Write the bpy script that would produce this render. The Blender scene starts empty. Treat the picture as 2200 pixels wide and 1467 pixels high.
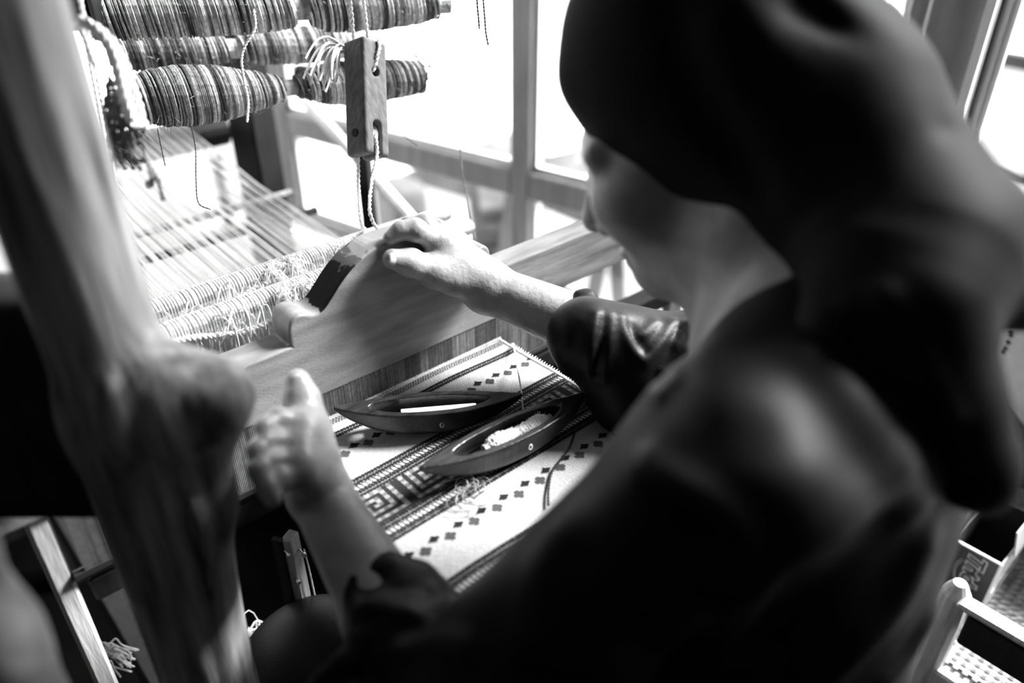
import bpy, bmesh, math, random
import numpy as np
from mathutils import Vector, Matrix, noise

random.seed(7)
RNG = np.random.default_rng(7)
SC = bpy.context.scene
COL = SC.collection

# ------------------------------------------------------------------ camera, sky, light, exposure
PITCH, YAW = math.radians(32.1), math.radians(-41.9)
cam_d = bpy.data.cameras.new('camera')
cam = bpy.data.objects.new('camera', cam_d)
COL.objects.link(cam)
cam.location = (0, 0, 1.33)
cam.rotation_euler = (math.pi / 2 - PITCH, 0, YAW)
cam_d.sensor_width = 36.0
cam_d.lens = 28.0
cam_d.clip_start = 0.02
cam_d.dof.use_dof = True
cam_d.dof.focus_distance = 0.83
cam_d.dof.aperture_fstop = 1.9
SC.camera = cam

world = bpy.data.worlds.new('overcast_sky')
SC.world = world
world.use_nodes = True
_bg = world.node_tree.nodes['Background']
_bg.inputs['Color'].default_value = (1, 1, 1, 1)
_bg.inputs['Strength'].default_value = 2.6
SC.view_settings.view_transform = 'Standard'
SC.view_settings.look = 'None'
SC.view_settings.exposure = 0.66
SC.view_settings.gamma = 1.0
SC.view_settings.use_curve_mapping = False

sun_d = bpy.data.lights.new('sun', 'SUN')
sun_d.energy = 17.0
sun_d.angle = math.radians(22)
sun = bpy.data.objects.new('sun', sun_d)
COL.objects.link(sun)
# a hazy sun that comes in through the side window, from the right and slightly behind the weaver
sun.rotation_euler = Vector((-0.75, 0.23, -0.62)).to_track_quat('-Z', 'Y').to_euler()

# camera ray helper: where the photograph's pixel (2200x1467) lies in the room
_F = np.array([-math.sin(YAW), math.cos(YAW), 0.0])
_R = np.array([math.cos(YAW), math.sin(YAW), 0.0])
_Z = np.array([0, 0, 1.0])
_FW = _F * math.cos(PITCH) - _Z * math.sin(PITCH)
_UP = _F * math.sin(PITCH) + _Z * math.cos(PITCH)
_C = np.array([0, 0, 1.33])
def ray(x, y):
    return _FW + _R * (x - 1100) / 1711.0 + _UP * (733.5 - y) / 1711.0
def W(x, y, t):
    return _C + ray(x, y) * t
def on_x(x, y, v):
    q = ray(x, y); return _C + q * (v / q[0])
def on_y(x, y, v):
    q = ray(x, y); return _C + q * (v / q[1])
def on_z(x, y, v):
    q = ray(x, y); return _C + q * ((v - 1.33) / q[2])

# ------------------------------------------------------------------ materials
def mat(name, base=0.5, rough=0.6, var=0.0, scale=20.0, stretch=(1, 1, 1), bump=0.0, bscale=None, spec=0.5,
        base2=None, sheen=0.0, detail=4.0, attr=None, wave=False, metal=0.0, sss=0.0):
    m = bpy.data.materials.new(name)
    m.use_nodes = True
    nt = m.node_tree
    b = nt.nodes['Principled BSDF']
    b.inputs['Roughness'].default_value = rough
    b.inputs['Specular IOR Level'].default_value = spec
    b.inputs['Metallic'].default_value = metal
    if sheen:
        b.inputs['Sheen Weight'].default_value = sheen
    if sss:
        b.inputs['Subsurface Weight'].default_value = sss
        b.inputs['Subsurface Radius'].default_value = (.006, .006, .006)
    b.inputs['Base Color'].default_value = (base, base, base, 1)
    tc = nt.nodes.new('ShaderNodeTexCoord')
    mp = nt.nodes.new('ShaderNodeMapping')
    mp.inputs['Scale'].default_value = stretch
    nt.links.new(tc.outputs['Object'], mp.inputs['Vector'])
    nz = nt.nodes.new('ShaderNodeTexNoise')
    nz.inputs['Scale'].default_value = scale
    nz.inputs['Detail'].default_value = detail
    nt.links.new(mp.outputs['Vector'], nz.inputs['Vector'])
    src = nz.outputs['Fac']
    if wave:
        wv = nt.nodes.new('ShaderNodeTexWave')
        wv.inputs['Scale'].default_value = scale
        wv.inputs['Distortion'].default_value = 6.0
        wv.inputs['Detail'].default_value = 3.0
        nt.links.new(mp.outputs['Vector'], wv.inputs['Vector'])
        src = wv.outputs['Fac']
    if attr or var or base2 is not None:
        lo = max(0.0, base - var) if base2 is None else base
        hi = min(1.0, base + var) if base2 is None else base2
        rp = nt.nodes.new('ShaderNodeValToRGB')
        rp.color_ramp.elements[0].position = 0.3
        rp.color_ramp.elements[1].position = 0.7
        rp.color_ramp.elements[0].color = (lo, lo, lo, 1)
        rp.color_ramp.elements[1].color = (hi, hi, hi, 1)
        nt.links.new(src, rp.inputs['Fac'])
        out = rp.outputs['Color']
        if attr:
            at = nt.nodes.new('ShaderNodeAttribute')
            at.attribute_name = attr
            mx = nt.nodes.new('ShaderNodeMix')
            mx.data_type = 'RGBA'; mx.blend_type = 'MULTIPLY'
            mx.inputs['Factor'].default_value = 1.0
            nt.links.new(at.outputs['Color'], mx.inputs['A'])
            nt.links.new(out, mx.inputs['B'])
            out = mx.outputs['Result']
        nt.links.new(out, b.inputs['Base Color'])
    if bump:
        n2 = nt.nodes.new('ShaderNodeTexNoise')
        n2.inputs['Scale'].default_value = bscale or scale
        n2.inputs['Detail'].default_value = 3.0
        nt.links.new(mp.outputs['Vector'], n2.inputs['Vector'])
        bp = nt.nodes.new('ShaderNodeBump')
        bp.inputs['Strength'].default_value = bump
        bp.inputs['Distance'].default_value = 0.002
        nt.links.new(n2.outputs['Fac'], bp.inputs['Height'])
        nt.links.new(bp.outputs['Normal'], b.inputs['Normal'])
    return m

M = {}
M['skin'] = mat('aged_skin', .235, .42, .045, 55, (1, 1, 1), .35, 190, .45)
M['nail'] = mat('nail', .52, .3, .03, 60, spec=.5)
M['dress'] = mat('black_satin_dress', .0045, .48, .0015, 30, bump=.12, bscale=300, spec=.13)
M['kerchief'] = mat('black_kerchief', .008, .6, .002, 30, bump=.2, bscale=420, spec=.03)
M['hair'] = mat('grey_hair', .22, .5, .1, 200, (1, 1, 6))
M['varnish'] = mat('varnished_wood', .20, .36, .07, 14, (1, 5, 5), .35, 260, .5)
M['varnish_grain'] = mat('grained_wood', .18, .42, .09, 9, (1.2, 8, 10), .25, 60, .45)
M['old_wood'] = mat('weathered_wood', .03, .62, 0, 24, (3.0, 3.0, .28), .9, 34, .35, base2=.33)
M['pale_wood'] = mat('pale_wood', .62, .55, .12, 30, (6, 6, .7), .3, 60)
M['mid_wood'] = mat('mid_wood', .28, .5, .08, 40, (5, 5, .6), .3, 90)
M['dark_wood'] = mat('dark_wood', .008, .6, .004, 30, (3, 3, .6), .25, 80, .2)
M['block_wood'] = mat('block_wood', .12, .6, .04, 40, (5, 5, .6), .3, 90, .2)
M['grey_wood'] = mat('grey_wood', .16, .55, .07, 30, (5, 5, .5), .3, 80)
M['shuttle'] = mat('dark_polished_wood', .014, .3, .010, 26, (1, 6, 6), .2, 120, .55)
M['rod'] = mat('cane_rod', .42, .5, .15, 30, (.6, 4, 4), .3, 90)
M['reed'] = mat('reed_cane', .2, .5, .12, 160, (1, 1, .05), .2, 100)
M['yarn_white'] = mat('white_cotton', .80, .9, .1, 120, (1, 1, 1), .4, 500, .2)
M['warp'] = mat('white_warp', .62, .8, .08, 300, spec=.2)
M['yarn'] = mat('wool_yarn', .75, .9, .25, 260, attr='Col', bump=.5, bscale=700, spec=.2)
M['dark_yarn'] = mat('dark_yarn', .03, .85, .015, 200, spec=.2)
M['grey_yarn'] = mat('grey_yarn', .2, .85, .12, 90, spec=.2)
M['cloth'] = mat('woven_cloth', .85, .9, .15, 600, attr='Col', bump=.6, bscale=800, spec=.15)
M['frame'] = mat('painted_frame', .22, .5, .05, 12, (4, 4, .6), .2, 70)
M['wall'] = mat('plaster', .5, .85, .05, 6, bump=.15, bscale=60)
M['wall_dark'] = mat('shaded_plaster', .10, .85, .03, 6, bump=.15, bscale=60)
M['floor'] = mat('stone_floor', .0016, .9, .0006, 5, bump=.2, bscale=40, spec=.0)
M['white'] = mat('white_paint', .82, .5, .04, 30)
M['metal'] = mat('metal', .6, .3, .1, 60, metal=1.0)
M['black'] = mat('black_paper', .012, .6, .004, 40)
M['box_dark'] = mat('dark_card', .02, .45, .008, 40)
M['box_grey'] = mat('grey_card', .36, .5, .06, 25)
M['box_light'] = mat('light_card', .6, .5, .08, 25)
M['ink_black'] = mat('black_ink', .008, .5)
M['ink_grey'] = mat('grey_ink', .42, .5)
M['bag'] = mat('white_plastic', .82, .25, .05, 25, bump=.9, bscale=45)
M['rag'] = mat('grey_rag', .05, .9, .03, 40, bump=.4, bscale=300)
M['film'] = mat('clear_film', .5, .12, .3, 40, bump=1.0, bscale=70)
M['ext_ground'] = mat('pale_ground', .7, .9, .15, 2)
M['ext_dark'] = mat('grey_stone', .04, .9, .05, 3, bump=.4, bscale=8)
M['tarp'] = mat('grey_tarpaulin', .07, .8, .03, 4)
M['ext_mid'] = mat('grey_render', .06, .9, .06, 2)
M['leaf'] = mat('leaf', .16, .6, .1, 6)
M['car'] = mat('car_paint', .75, .25, .03, 2)
M['car_glass'] = mat('car_glass', .5, .1, .05, 2)
M['tyre'] = mat('tyre', .02, .8, .01, 20)
M['linen'] = mat('white_linen', .82, .85, .05, 60, bump=.3, bscale=300)
M['stitch'] = mat('dark_stitch', .03, .8)
M['cane'] = mat('cane', .28, .5, .06, 80, bump=.3, bscale=200)

def glass_mat():
    m = bpy.data.materials.new('window_glass')
    m.use_nodes = True
    nt = m.node_tree
    nt.nodes.remove(nt.nodes['Principled BSDF'])
    o = nt.nodes['Material Output']
    tr = nt.nodes.new('ShaderNodeBsdfTransparent')
    tr.inputs['Color'].default_value = (.95, .95, .95, 1)
    gl = nt.nodes.new('ShaderNodeBsdfGlossy')
    gl.inputs['Roughness'].default_value = .03
    fr = nt.nodes.new('ShaderNodeFresnel')
    fr.inputs['IOR'].default_value = 1.35
    mx = nt.nodes.new('ShaderNodeMixShader')
    ge = nt.nodes.new('ShaderNodeNewGeometry')        # the pane reflects at its front face only
    su = nt.nodes.new('ShaderNodeMath'); su.operation = 'SUBTRACT'; su.inputs[0].default_value = 1.0
    nt.links.new(ge.outputs['Backfacing'], su.inputs[1])
    mu = nt.nodes.new('ShaderNodeMath'); mu.operation = 'MULTIPLY'
    nt.links.new(fr.outputs['Fac'], mu.inputs[0]); nt.links.new(su.outputs[0], mu.inputs[1])
    nt.links.new(mu.outputs[0], mx.inputs['Fac'])
    nt.links.new(tr.outputs['BSDF'], mx.inputs[1])
    nt.links.new(gl.outputs['BSDF'], mx.inputs[2])
    nt.links.new(mx.outputs['Shader'], o.inputs['Surface'])
    return m
M['glass'] = glass_mat()

# ------------------------------------------------------------------ mesh helpers
class MB:
    """collects vertices and faces of one mesh"""
    def __init__(self):
        self.v, self.f, self.c, self.n = [], [], [], 0
    def add(self, verts, faces, col=None):
        verts = np.asarray(verts, float).reshape(-1, 3)
        self.v.append(verts)
        n = self.n
        self.f.extend([tuple(i + n for i in q) for q in faces])
        self.c.append(np.full(len(verts), 1.0 if col is None else col) if np.ndim(col) == 0 else np.asarray(col, float))
        self.n += len(verts)
        return self
    def box(self, c, s, rz=0.0, rot=None, taper=1.0, bev=0.0):
        hx, hy, hz = s[0] / 2, s[1] / 2, s[2] / 2
        if bev > 0:
            b = min(bev, hx * .9, hy * .9, hz * .9)
            pts = []
            for sx in (-1, 1):
                for sy in (-1, 1):
                    for sz in (-1, 1):
                        pts += [(sx * hx, sy * (hy - b), sz * (hz - b)), (sx * (hx - b), sy * hy, sz * (hz - b)), (sx * (hx - b), sy * (hy - b), sz * hz)]
            bm = bmesh.new()
            for q in pts:
                bm.verts.new(q)
            bmesh.ops.convex_hull(bm, input=bm.verts)
            bm.verts.index_update()
            V = np.array([v.co[:] for v in bm.verts]); Fc = [[v.index for v in f.verts] for f in bm.faces]
            bm.free()
        else:
            V = np.array([(x, y, z) for x in (-hx, hx) for y in (-hy, hy) for z in (-hz, hz)])
            Fc = [(0, 1, 3, 2), (4, 6, 7, 5), (0, 4, 5, 1), (2, 3, 7, 6), (0, 2, 6, 4), (1, 5, 7, 3)]
        if taper != 1.0:
            k = np.where(V[:, 2] > 0, taper, 1.0)[:, None]
            V[:, :2] *= k
        if rot is not None:
            V = V @ np.array(rot).T
        if rz:
            ca, sa = math.cos(rz), math.sin(rz)
            V = np.stack([V[:, 0] * ca - V[:, 1] * sa, V[:, 0] * sa + V[:, 1] * ca, V[:, 2]], 1)
        return self.add(V + np.asarray(c, float), Fc)
    def tube(self, pts, r, sides=6, cap=True, col=None):
        P = np.asarray(pts, float)
        n = len(P)
        rr = np.full(n, r) if np.ndim(r) == 0 else np.asarray(r, float)
        T = np.gradient(P, axis=0)
        T /= np.linalg.norm(T, axis=1)[:, None] + 1e-12
        a = np.array([0, 0, 1.0]) if abs(T[0, 2]) < .9 else np.array([1.0, 0, 0])
        Nn = np.zeros_like(P)
        u = np.cross(T[0], a); u /= np.linalg.norm(u)
        for i in range(n):
            u = u - T[i] * (u @ T[i]); u /= np.linalg.norm(u) + 1e-12
            Nn[i] = u
        B = np.cross(T, Nn)
        an = np.arange(sides) * 2 * math.pi / sides
        V = P[:, None] + (Nn[:, None] * np.cos(an)[None, :, None] + B[:, None] * np.sin(an)[None, :, None]) * rr[:, None, None]
        V = V.reshape(-1, 3)
        Fc = []
        for i in range(n - 1):
            for j in range(sides):
                k = (j + 1) % sides
                Fc.append((i * sides + j, i * sides + k, (i + 1) * sides + k, (i + 1) * sides + j))
        if cap:
            Fc.append(tuple(range(sides))[::-1])
            Fc.append(tuple((n - 1) * sides + j for j in range(sides)))
        if col is not None and np.ndim(col) == 1:
            col = np.repeat(np.asarray(col), sides)
        return self.add(V, Fc, col)
    def rope(self, pts, r, pitch=.012, strands=2, sides=5, col=None, step=None):
        P = resample(pts, step or pitch / 7)
        s = np.concatenate([[0], np.cumsum(np.linalg.norm(np.diff(P, axis=0), axis=1))])
        T = np.gradient(P, axis=0); T /= np.linalg.norm(T, axis=1)[:, None] + 1e-12
        a = np.array([1.0, 0.2, 0.1]); a /= np.linalg.norm(a)
        U = np.cross(T, a); U /= np.linalg.norm(U, axis=1)[:, None] + 1e-9
        B = np.cross(T, U)
        for k in range(strands):
            ph = 2 * math.pi * (s / pitch + k / strands)
            Q = P + (U * np.cos(ph)[:, None] + B * np.sin(ph)[:, None]) * r * .5
            self.tube(Q, r * .56, sides, True, col)
        return self
    def lathe(self, a, b, prof, sides=20, col=None):
        a, b = np.asarray(a, float), np.asarray(b, float)
        ax = (b - a) / np.linalg.norm(b - a)
        u = np.cross(ax, [0, 0, 1.0] if abs(ax[2]) < .9 else [1.0, 0, 0]); u /= np.linalg.norm(u)
        w = np.cross(ax, u)
        an = np.arange(sides) * 2 * math.pi / sides
        V = []
        for s, r in prof:
            V.append(a + (b - a) * s + (u * np.cos(an)[:, None] + w * np.sin(an)[:, None]) * r)
        Fc = []
        n = len(prof)
        for i in range(n - 1):
            for j in range(sides):
                k = (j + 1) % sides
                Fc.append((i * sides + j, i * sides + k, (i + 1) * sides + k, (i + 1) * sides + j))
        Fc.append(tuple(range(sides))[::-1]); Fc.append(tuple((n - 1) * sides + j for j in range(sides)))
        return self.add(np.concatenate(V), Fc, col)
    def prism(self, prof, axis_o, ax, az, thick_v, fan=False):
        """closed outline prof [(a, b)] at origin + ax*a + az*b, extruded by thick_v"""
        P = np.array([np.asarray(axis_o, float) + np.asarray(ax, float) * a + np.asarray(az, float) * b for a, b in prof])
        n = len(P)
        V = np.concatenate([P, P + np.asarray(thick_v, float)])
        Fc = [tuple(range(n)), tuple(range(2 * n - 1, n - 1, -1))]
        Fc += [(i, n + i, n + (i + 1) % n, (i + 1) % n) for i in range(n)]
        return self.add(V, Fc)
    def build(self, name, m, parent=None, smooth=False, bevel=0.0):
        V = np.concatenate(self.v)
        o = mesh_object(name, V, self.f, m, parent, smooth)
        C = np.concatenate(self.c)
        if np.any(C != 1.0):
            at = o.data.color_attributes.new('Col', 'FLOAT_COLOR', 'POINT')
            buf = np.ones((len(V), 4), np.float32); buf[:, :3] = C[:, None]
            at.data.foreach_set('color', buf.ravel())
        if bevel:
            md = o.modifiers.new('bevel', 'BEVEL'); md.width = bevel; md.segments = 2; md.limit_method = 'ANGLE'
        return o

def resample(pts, step):
    P = np.asarray(pts, float)
    if len(P) > 2:
        P = catmull(P, 8)
    s = np.concatenate([[0], np.cumsum(np.linalg.norm(np.diff(P, axis=0), axis=1))])
    n = max(2, int(s[-1] / step) + 1)
    t = np.linspace(0, s[-1], n)
    return np.stack([np.interp(t, s, P[:, i]) for i in range(3)], 1)

def catmull(P, n=8):
    P = np.asarray(P, float)
    Q = np.concatenate([[2 * P[0] - P[1]], P, [2 * P[-1] - P[-2]]])
    out = []
    for i in range(1, len(Q) - 2):
        for k in range(n):
            t = k / n
            out.append(.5 * ((2 * Q[i]) + (-Q[i - 1] + Q[i + 1]) * t + (2 * Q[i - 1] - 5 * Q[i] + 4 * Q[i + 1] - Q[i + 2]) * t * t
                             + (-Q[i - 1] + 3 * Q[i] - 3 * Q[i + 1] + Q[i + 2]) * t ** 3))
    out.append(P[-1])
    return np.array(out)

def mesh_object(name, V, Fc, m, parent=None, smooth=False):
    me = bpy.data.meshes.new(name)
    if isinstance(Fc, np.ndarray):
        k = Fc.shape[1]
        me.vertices.add(len(V)); me.vertices.foreach_set('co', np.asarray(V, np.float32).ravel())
        me.loops.add(Fc.size); me.loops.foreach_set('vertex_index', Fc.astype(np.int32).ravel())
        me.polygons.add(len(Fc)); me.polygons.foreach_set('loop_start', np.arange(len(Fc), dtype=np.int32) * k)
        me.update(calc_edges=True); me.validate()
    else:
        me.from_pydata([tuple(v) for v in V], [], Fc)
        me.update()
    if smooth:
        me.polygons.foreach_set('use_smooth', np.ones(len(me.polygons), bool))
    if m is not None:
        for x in (m if isinstance(m, (list, tuple)) else [m]):
            me.materials.append(x)
    o = bpy.data.objects.new(name, me)
    COL.objects.link(o)
    if parent is not None:
        o.parent = parent
        o.matrix_parent_inverse = parent.matrix_world.inverted() if False else Matrix.Translation(-Vector(parent.location))
    return o

def tag(o, label=None, cat=None, group=None, kind=None):
    if label: o['label'] = label
    if cat: o['category'] = cat
    if group: o['group'] = group
    if kind: o['kind'] = kind
    return o

def thing(name, loc, label, cat, group=None):
    o = bpy.data.objects.new(name, None)
    o.empty_display_size = .05
    o.location = Vector(loc)
    COL.objects.link(o)
    return tag(o, label, cat, group)

# ------------------------------------------------------------------ soft bodies: signed distances polygonised by surface nets
def cap(a, b, r0, r1=None, k=.01, op='u'):
    return dict(t='cap', a=np.asarray(a, float), b=np.asarray(b, float), r0=r0, r1=r0 if r1 is None else r1, k=k, op=op)
def sph(c, r, k=.01, op='u'):
    return cap(c, np.asarray(c, float) + 1e-6, r, r, k, op)
def ell(c, r, k=.01, op='u', rot=None):
    return dict(t='ell', c=np.asarray(c, float), r=np.asarray(r, float), rot=None if rot is None else np.asarray(rot, float), k=k, op=op)
def rbox(c, h, rr=.003, k=.004, op='u', rot=None):
    return dict(t='box', c=np.asarray(c, float), h=np.asarray(h, float), rr=rr, rot=None if rot is None else np.asarray(rot, float), k=k, op=op)
def chain(pts, radii, k=.01, op='u'):
    return [cap(pts[i], pts[i + 1], radii[i], radii[i + 1], k, op) for i in range(len(pts) - 1)]

def pd(p, X):
    if p['t'] == 'cap':
        ab = p['b'] - p['a']; q = X - p['a']
        h = np.clip(q @ ab / (ab @ ab + 1e-15), 0, 1)
        return np.linalg.norm(q - h[:, None] * ab, axis=1) - (p['r0'] + (p['r1'] - p['r0']) * h)
    q = X - p['c']
    if p['rot'] is not None:
        q = q @ p['rot']          # columns of rot are the local axes
    if p['t'] == 'ell':
        k0 = np.linalg.norm(q / p['r'], axis=1); k1 = np.linalg.norm(q / (p['r'] ** 2), axis=1)
        return np.where(k0 < 1e-6, -p['r'].min(), k0 * (k0 - 1) / (k1 + 1e-9))
    if p['t'] == 'box':
        a = np.abs(q) - (p['h'] - p['rr'])
        return np.linalg.norm(np.maximum(a, 0), axis=1) + np.minimum(a.max(axis=1), 0) - p['rr']
    if p['t'] == 'fn':
        return p['fn'](q)

def field(prims, X, ridges=()):
    d = np.full(len(X), 1e3)
    for p in prims:
        e = pd(p, X); k = p['k']
        if p['op'] == 'u':
            h = np.maximum(k - np.abs(d - e), 0) / k
            d = np.minimum(d, e) - h * h * k * .25
        elif p['op'] == 's':
            h = np.maximum(k - np.abs(d + e), 0) / k
            d = np.maximum(d, -e) + h * h * k * .25
        else:
            h = np.maximum(k - np.abs(d - e), 0) / k
            d = np.maximum(d, e) + h * h * k * .25
    for P, w, hgt in ridges:
        best = np.full(len(X), 1e3)
        for i in range(len(P) - 1):
            ab = P[i + 1] - P[i]; q = X - P[i]
            h = np.clip(q @ ab / (ab @ ab + 1e-12), 0, 1)
            best = np.minimum(best, ((q - h[:, None] * ab) ** 2).sum(1))
        d = d - hgt * np.exp(-best / (w * w))
    return d

def pbox(p):
    if p['t'] == 'cap':
        r = max(p['r0'], p['r1']); return np.minimum(p['a'], p['b']) - r, np.maximum(p['a'], p['b']) + r
    r = np.linalg.norm(p['h']) if p['t'] == 'box' else (p['rad'] if p['t'] == 'fn' else p['r'].max())
    return p['c'] - r, p['c'] + r

def blob(name, prims, vox, m, parent=None, ridges=(), smooth=2, extra=None, raw=False):
    """one continuous surface around all the primitives"""
    us = [p for p in prims if p['op'] == 'u']
    lo = np.min([pbox(p)[0] for p in us], axis=0) - 4 * vox - .01
    hi = np.max([pbox(p)[1] for p in us], axis=0) + 4 * vox + .01
    Bn = 16; bs = Bn * vox
    nb = np.ceil((hi - lo) / bs).astype(int)
    g = np.stack(np.meshgrid(*[np.arange(n) for n in nb], indexing='ij'), -1).reshape(-1, 3)
    cen = lo + (g + .5) * bs
    hd = bs * .5 * math.sqrt(3)
    D = field(prims, cen, ridges)
    if extra is not None:
        D = extra(cen, D)
    act = np.where(np.abs(D) < hd * 1.7 + .004)[0]
    PD = [pd(p, cen[act]) for p in prims]
    loc = np.stack(np.meshgrid(*[np.arange(Bn + 1)] * 3, indexing='ij'), -1).reshape(-1, 3)
    NX = nb * Bn + 2
    keys_all, pos_all, edges = [], [], []
    corners = np.array([(i, j, k) for i in (0, 1) for j in (0, 1) for k in (0, 1)])
    ce = [(a, b) for a in range(8) for b in range(a + 1, 8) if np.abs(corners[a] - corners[b]).sum() == 1]
    for n, bi in enumerate(act):
        base = g[bi] * Bn
        X = lo + (base + loc) * vox
        pl = [p for p, q in zip(prims, PD) if q[n] < hd * 2.2 + 2.5 * p['k'] or p['op'] == 'i']
        if not pl:
            continue
        rl = [r for r in ridges if np.min(np.linalg.norm(r[0] - cen[bi], axis=1)) < hd * 2 + 3 * r[1] + r[3 - 1] * 0 + .06]
        d = field(pl, X, rl)
        if extra is not None:
            d = extra(X, d)
        d = d.reshape(Bn + 1, Bn + 1, Bn + 1)
        s = d < 0
        if s.all() or not s.any():
            continue
        c8 = np.stack([d[c[0]:c[0] + Bn, c[1]:c[1] + Bn, c[2]:c[2] + Bn] for c in corners], -1)
        sc = c8 < 0
        mix = sc.any(-1) & ~sc.all(-1)
        idx = np.argwhere(mix)
        dv = c8[mix]
        acc = np.zeros((len(idx), 3)); cnt = np.zeros(len(idx))
        for a, b in ce:
            da, db = dv[:, a], dv[:, b]
            cr = (da < 0) != (db < 0)
            t = np.where(cr, da / np.where(cr, da - db, 1), 0)
            acc += np.where(cr[:, None], corners[a] + t[:, None] * (corners[b] - corners[a]), 0); cnt += cr
        pos = lo + (base + idx + acc / cnt[:, None]) * vox
        gi = base + idx
        keys_all.append((gi[:, 0] * NX[1] + gi[:, 1]) * NX[2] + gi[:, 2]); pos_all.append(pos)
        for ax in range(3):
            s0 = s[:Bn, :Bn, :Bn]
            s1 = s[1:, :Bn, :Bn] if ax == 0 else (s[:Bn, 1:, :Bn] if ax == 1 else s[:Bn, :Bn, 1:])
            q = np.argwhere(s0 != s1)
            if len(q):
                fl = s0[q[:, 0], q[:, 1], q[:, 2]]
                edges.append((ax, base + q, fl))
    keys = np.concatenate(keys_all); pos = np.concatenate(pos_all)
    o = np.argsort(keys); keys, pos = keys[o], pos[o]
    quads = []
    for ax, q, fl in edges:
        a1, a2 = (ax + 1) % 3, (ax + 2) % 3
        offs = [(0, 0), (-1, 0), (-1, -1), (0, -1)]
        ks = []
        for u, w in offs:
            c = q.copy(); c[:, a1] += u; c[:, a2] += w
            ks.append((c[:, 0] * NX[1] + c[:, 1]) * NX[2] + c[:, 2])
        ks = np.stack(ks, 1)
        ix = np.searchsorted(keys, ks); ix = np.minimum(ix, len(keys) - 1)
        ok = (keys[ix] == ks).all(1)
        f4 = ix[ok]; fl = fl[ok]
        f4[~fl] = f4[~fl][:, ::-1]
        quads.append(f4)
    Q = np.concatenate(quads)
    ed = np.concatenate([Q[:, [0, 1]], Q[:, [1, 2]], Q[:, [2, 3]], Q[:, [3, 0]]])
    for _ in range(smooth):
        acc = np.zeros_like(pos); cnt = np.zeros(len(pos))
        np.add.at(acc, ed[:, 0], pos[ed[:, 1]]); np.add.at(acc, ed[:, 1], pos[ed[:, 0]])
        np.add.at(cnt, ed[:, 0], 1); np.add.at(cnt, ed[:, 1], 1)
        pos = pos * .5 + .5 * acc / np.maximum(cnt, 1)[:, None]
    if raw:
        return pos, Q
    return mesh_object(name, pos, Q, m, parent, True)
# ------------------------------------------------------------------ the room
WA = math.radians(12.37)                       # the window wall stands a little askew to the loom
WO = np.array([1.363, 0.0, 0.0])
WD = np.array([-math.sin(WA), math.cos(WA), 0.0])   # along the wall, away from the weaver
WN = np.array([math.cos(WA), math.sin(WA), 0.0])    # outwards
def wp(s, n, z):
    return WO + WD * s + WN * n + np.array([0, 0, z])
def wallbox(mb, s0, s1, z0, z1, n0, n1, bev=0.0):
    return mb.box(wp((s0 + s1) / 2, (n0 + n1) / 2, (z0 + z1) / 2), (n1 - n0, s1 - s0, z1 - z0), rz=WA, bev=bev)
def struct(o):
    o['kind'] = 'structure'; return o

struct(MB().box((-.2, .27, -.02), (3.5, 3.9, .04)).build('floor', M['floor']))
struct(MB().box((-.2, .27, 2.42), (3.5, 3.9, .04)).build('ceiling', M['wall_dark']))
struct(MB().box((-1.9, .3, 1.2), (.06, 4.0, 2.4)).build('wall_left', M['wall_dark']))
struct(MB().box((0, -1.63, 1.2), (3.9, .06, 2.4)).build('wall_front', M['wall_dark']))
wb = MB()
wallbox(wb, -1.75, 2.15, 0, .40, 0, .10)
wallbox(wb, -1.75, 2.15, 2.25, 2.4, 0, .10)
wallbox(wb, -1.75, -.95, .40, 2.25, 0, .10)
struct(wb.build('wall_right', M['wall']))
bw = MB()
YB = 2.12
bw.box((-.55, YB + .05, .30), (2.75, .1, .60)); bw.box((-.55, YB + .05, 2.3), (2.75, .1, .2))
bw.box((.86, YB + .05, 1.24), (.13, .1, 1.92)); bw.box((-1.45, YB + .05, 1.24), (.9, .1, 1.92))
struct(bw.build('wall_back', M['wall']))
struct(wallbox(MB(), -1.7, 2.02, .40, .425, -.17, .06, .006).build('trim_1', M['white']))          # window sill

def window(name, s0, s1, z0, z1, mulls, rails, lower=None, right=.05):
    w = bpy.data.objects.new(name, None); COL.objects.link(w); w.location = Vector(wp((s0 + s1) / 2, .03, z0)); w['kind'] = 'structure'
    def piece(nm, a, b, c, d, n0=.0, n1=.06):
        return wallbox(MB(), a, b, c, d, n0, n1, .004).build(nm, M['frame'], w)
    fw_ = right
    piece('stile', s0, s0 + .03, z0, z1); piece('stile', s1 - fw_, s1, z0, z1)
    piece('rail', s0 + .03, s1 - fw_, z0, z0 + .03); piece('rail', s0 + .03, s1 - fw_, z1 - fw_, z1)
    xs = [s0 + .03] + [e for m_ in mulls for e in m_] + [s1 - fw_]
    for a, b in mulls:
        piece('mullion', a, b, z0 + .03, z1 - fw_)
    zs = [z0 + .03] + [e for r_ in rails for e in r_] + [z1 - fw_]
    for i in range(0, len(xs), 2):
        for j in range(0, len(zs), 2):
            if j + 2 < len(zs):
                piece('rail', xs[i], xs[i + 1], zs[j + 1], zs[j + 2])
            wallbox(MB(), xs[i], xs[i + 1], zs[j], zs[j + 1], .036, .040).build('glass_pane', M['glass'], w)
            if (i, j) == (2, 0) and lower:
                for a, b in lower:
                    piece('mullion', a, b, zs[j], zs[j + 1], .01, .035)
            b_ = MB()                                             # the pale putty bead round each pane
            wallbox(b_, xs[i], xs[i] + .010, zs[j], zs[j + 1], .020, .036); wallbox(b_, xs[i + 1] - .010, xs[i + 1], zs[j], zs[j + 1], .020, .036)
            wallbox(b_, xs[i], xs[i + 1], zs[j], zs[j] + .012, .020, .036)
            b_.build('putty_bead', M['white'], w)
    return w
window('window_1', .515, 2.03, .425, 2.25, [(1.208, 1.256)], [(.675, .735)], [(1.70, 1.735)])
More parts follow.
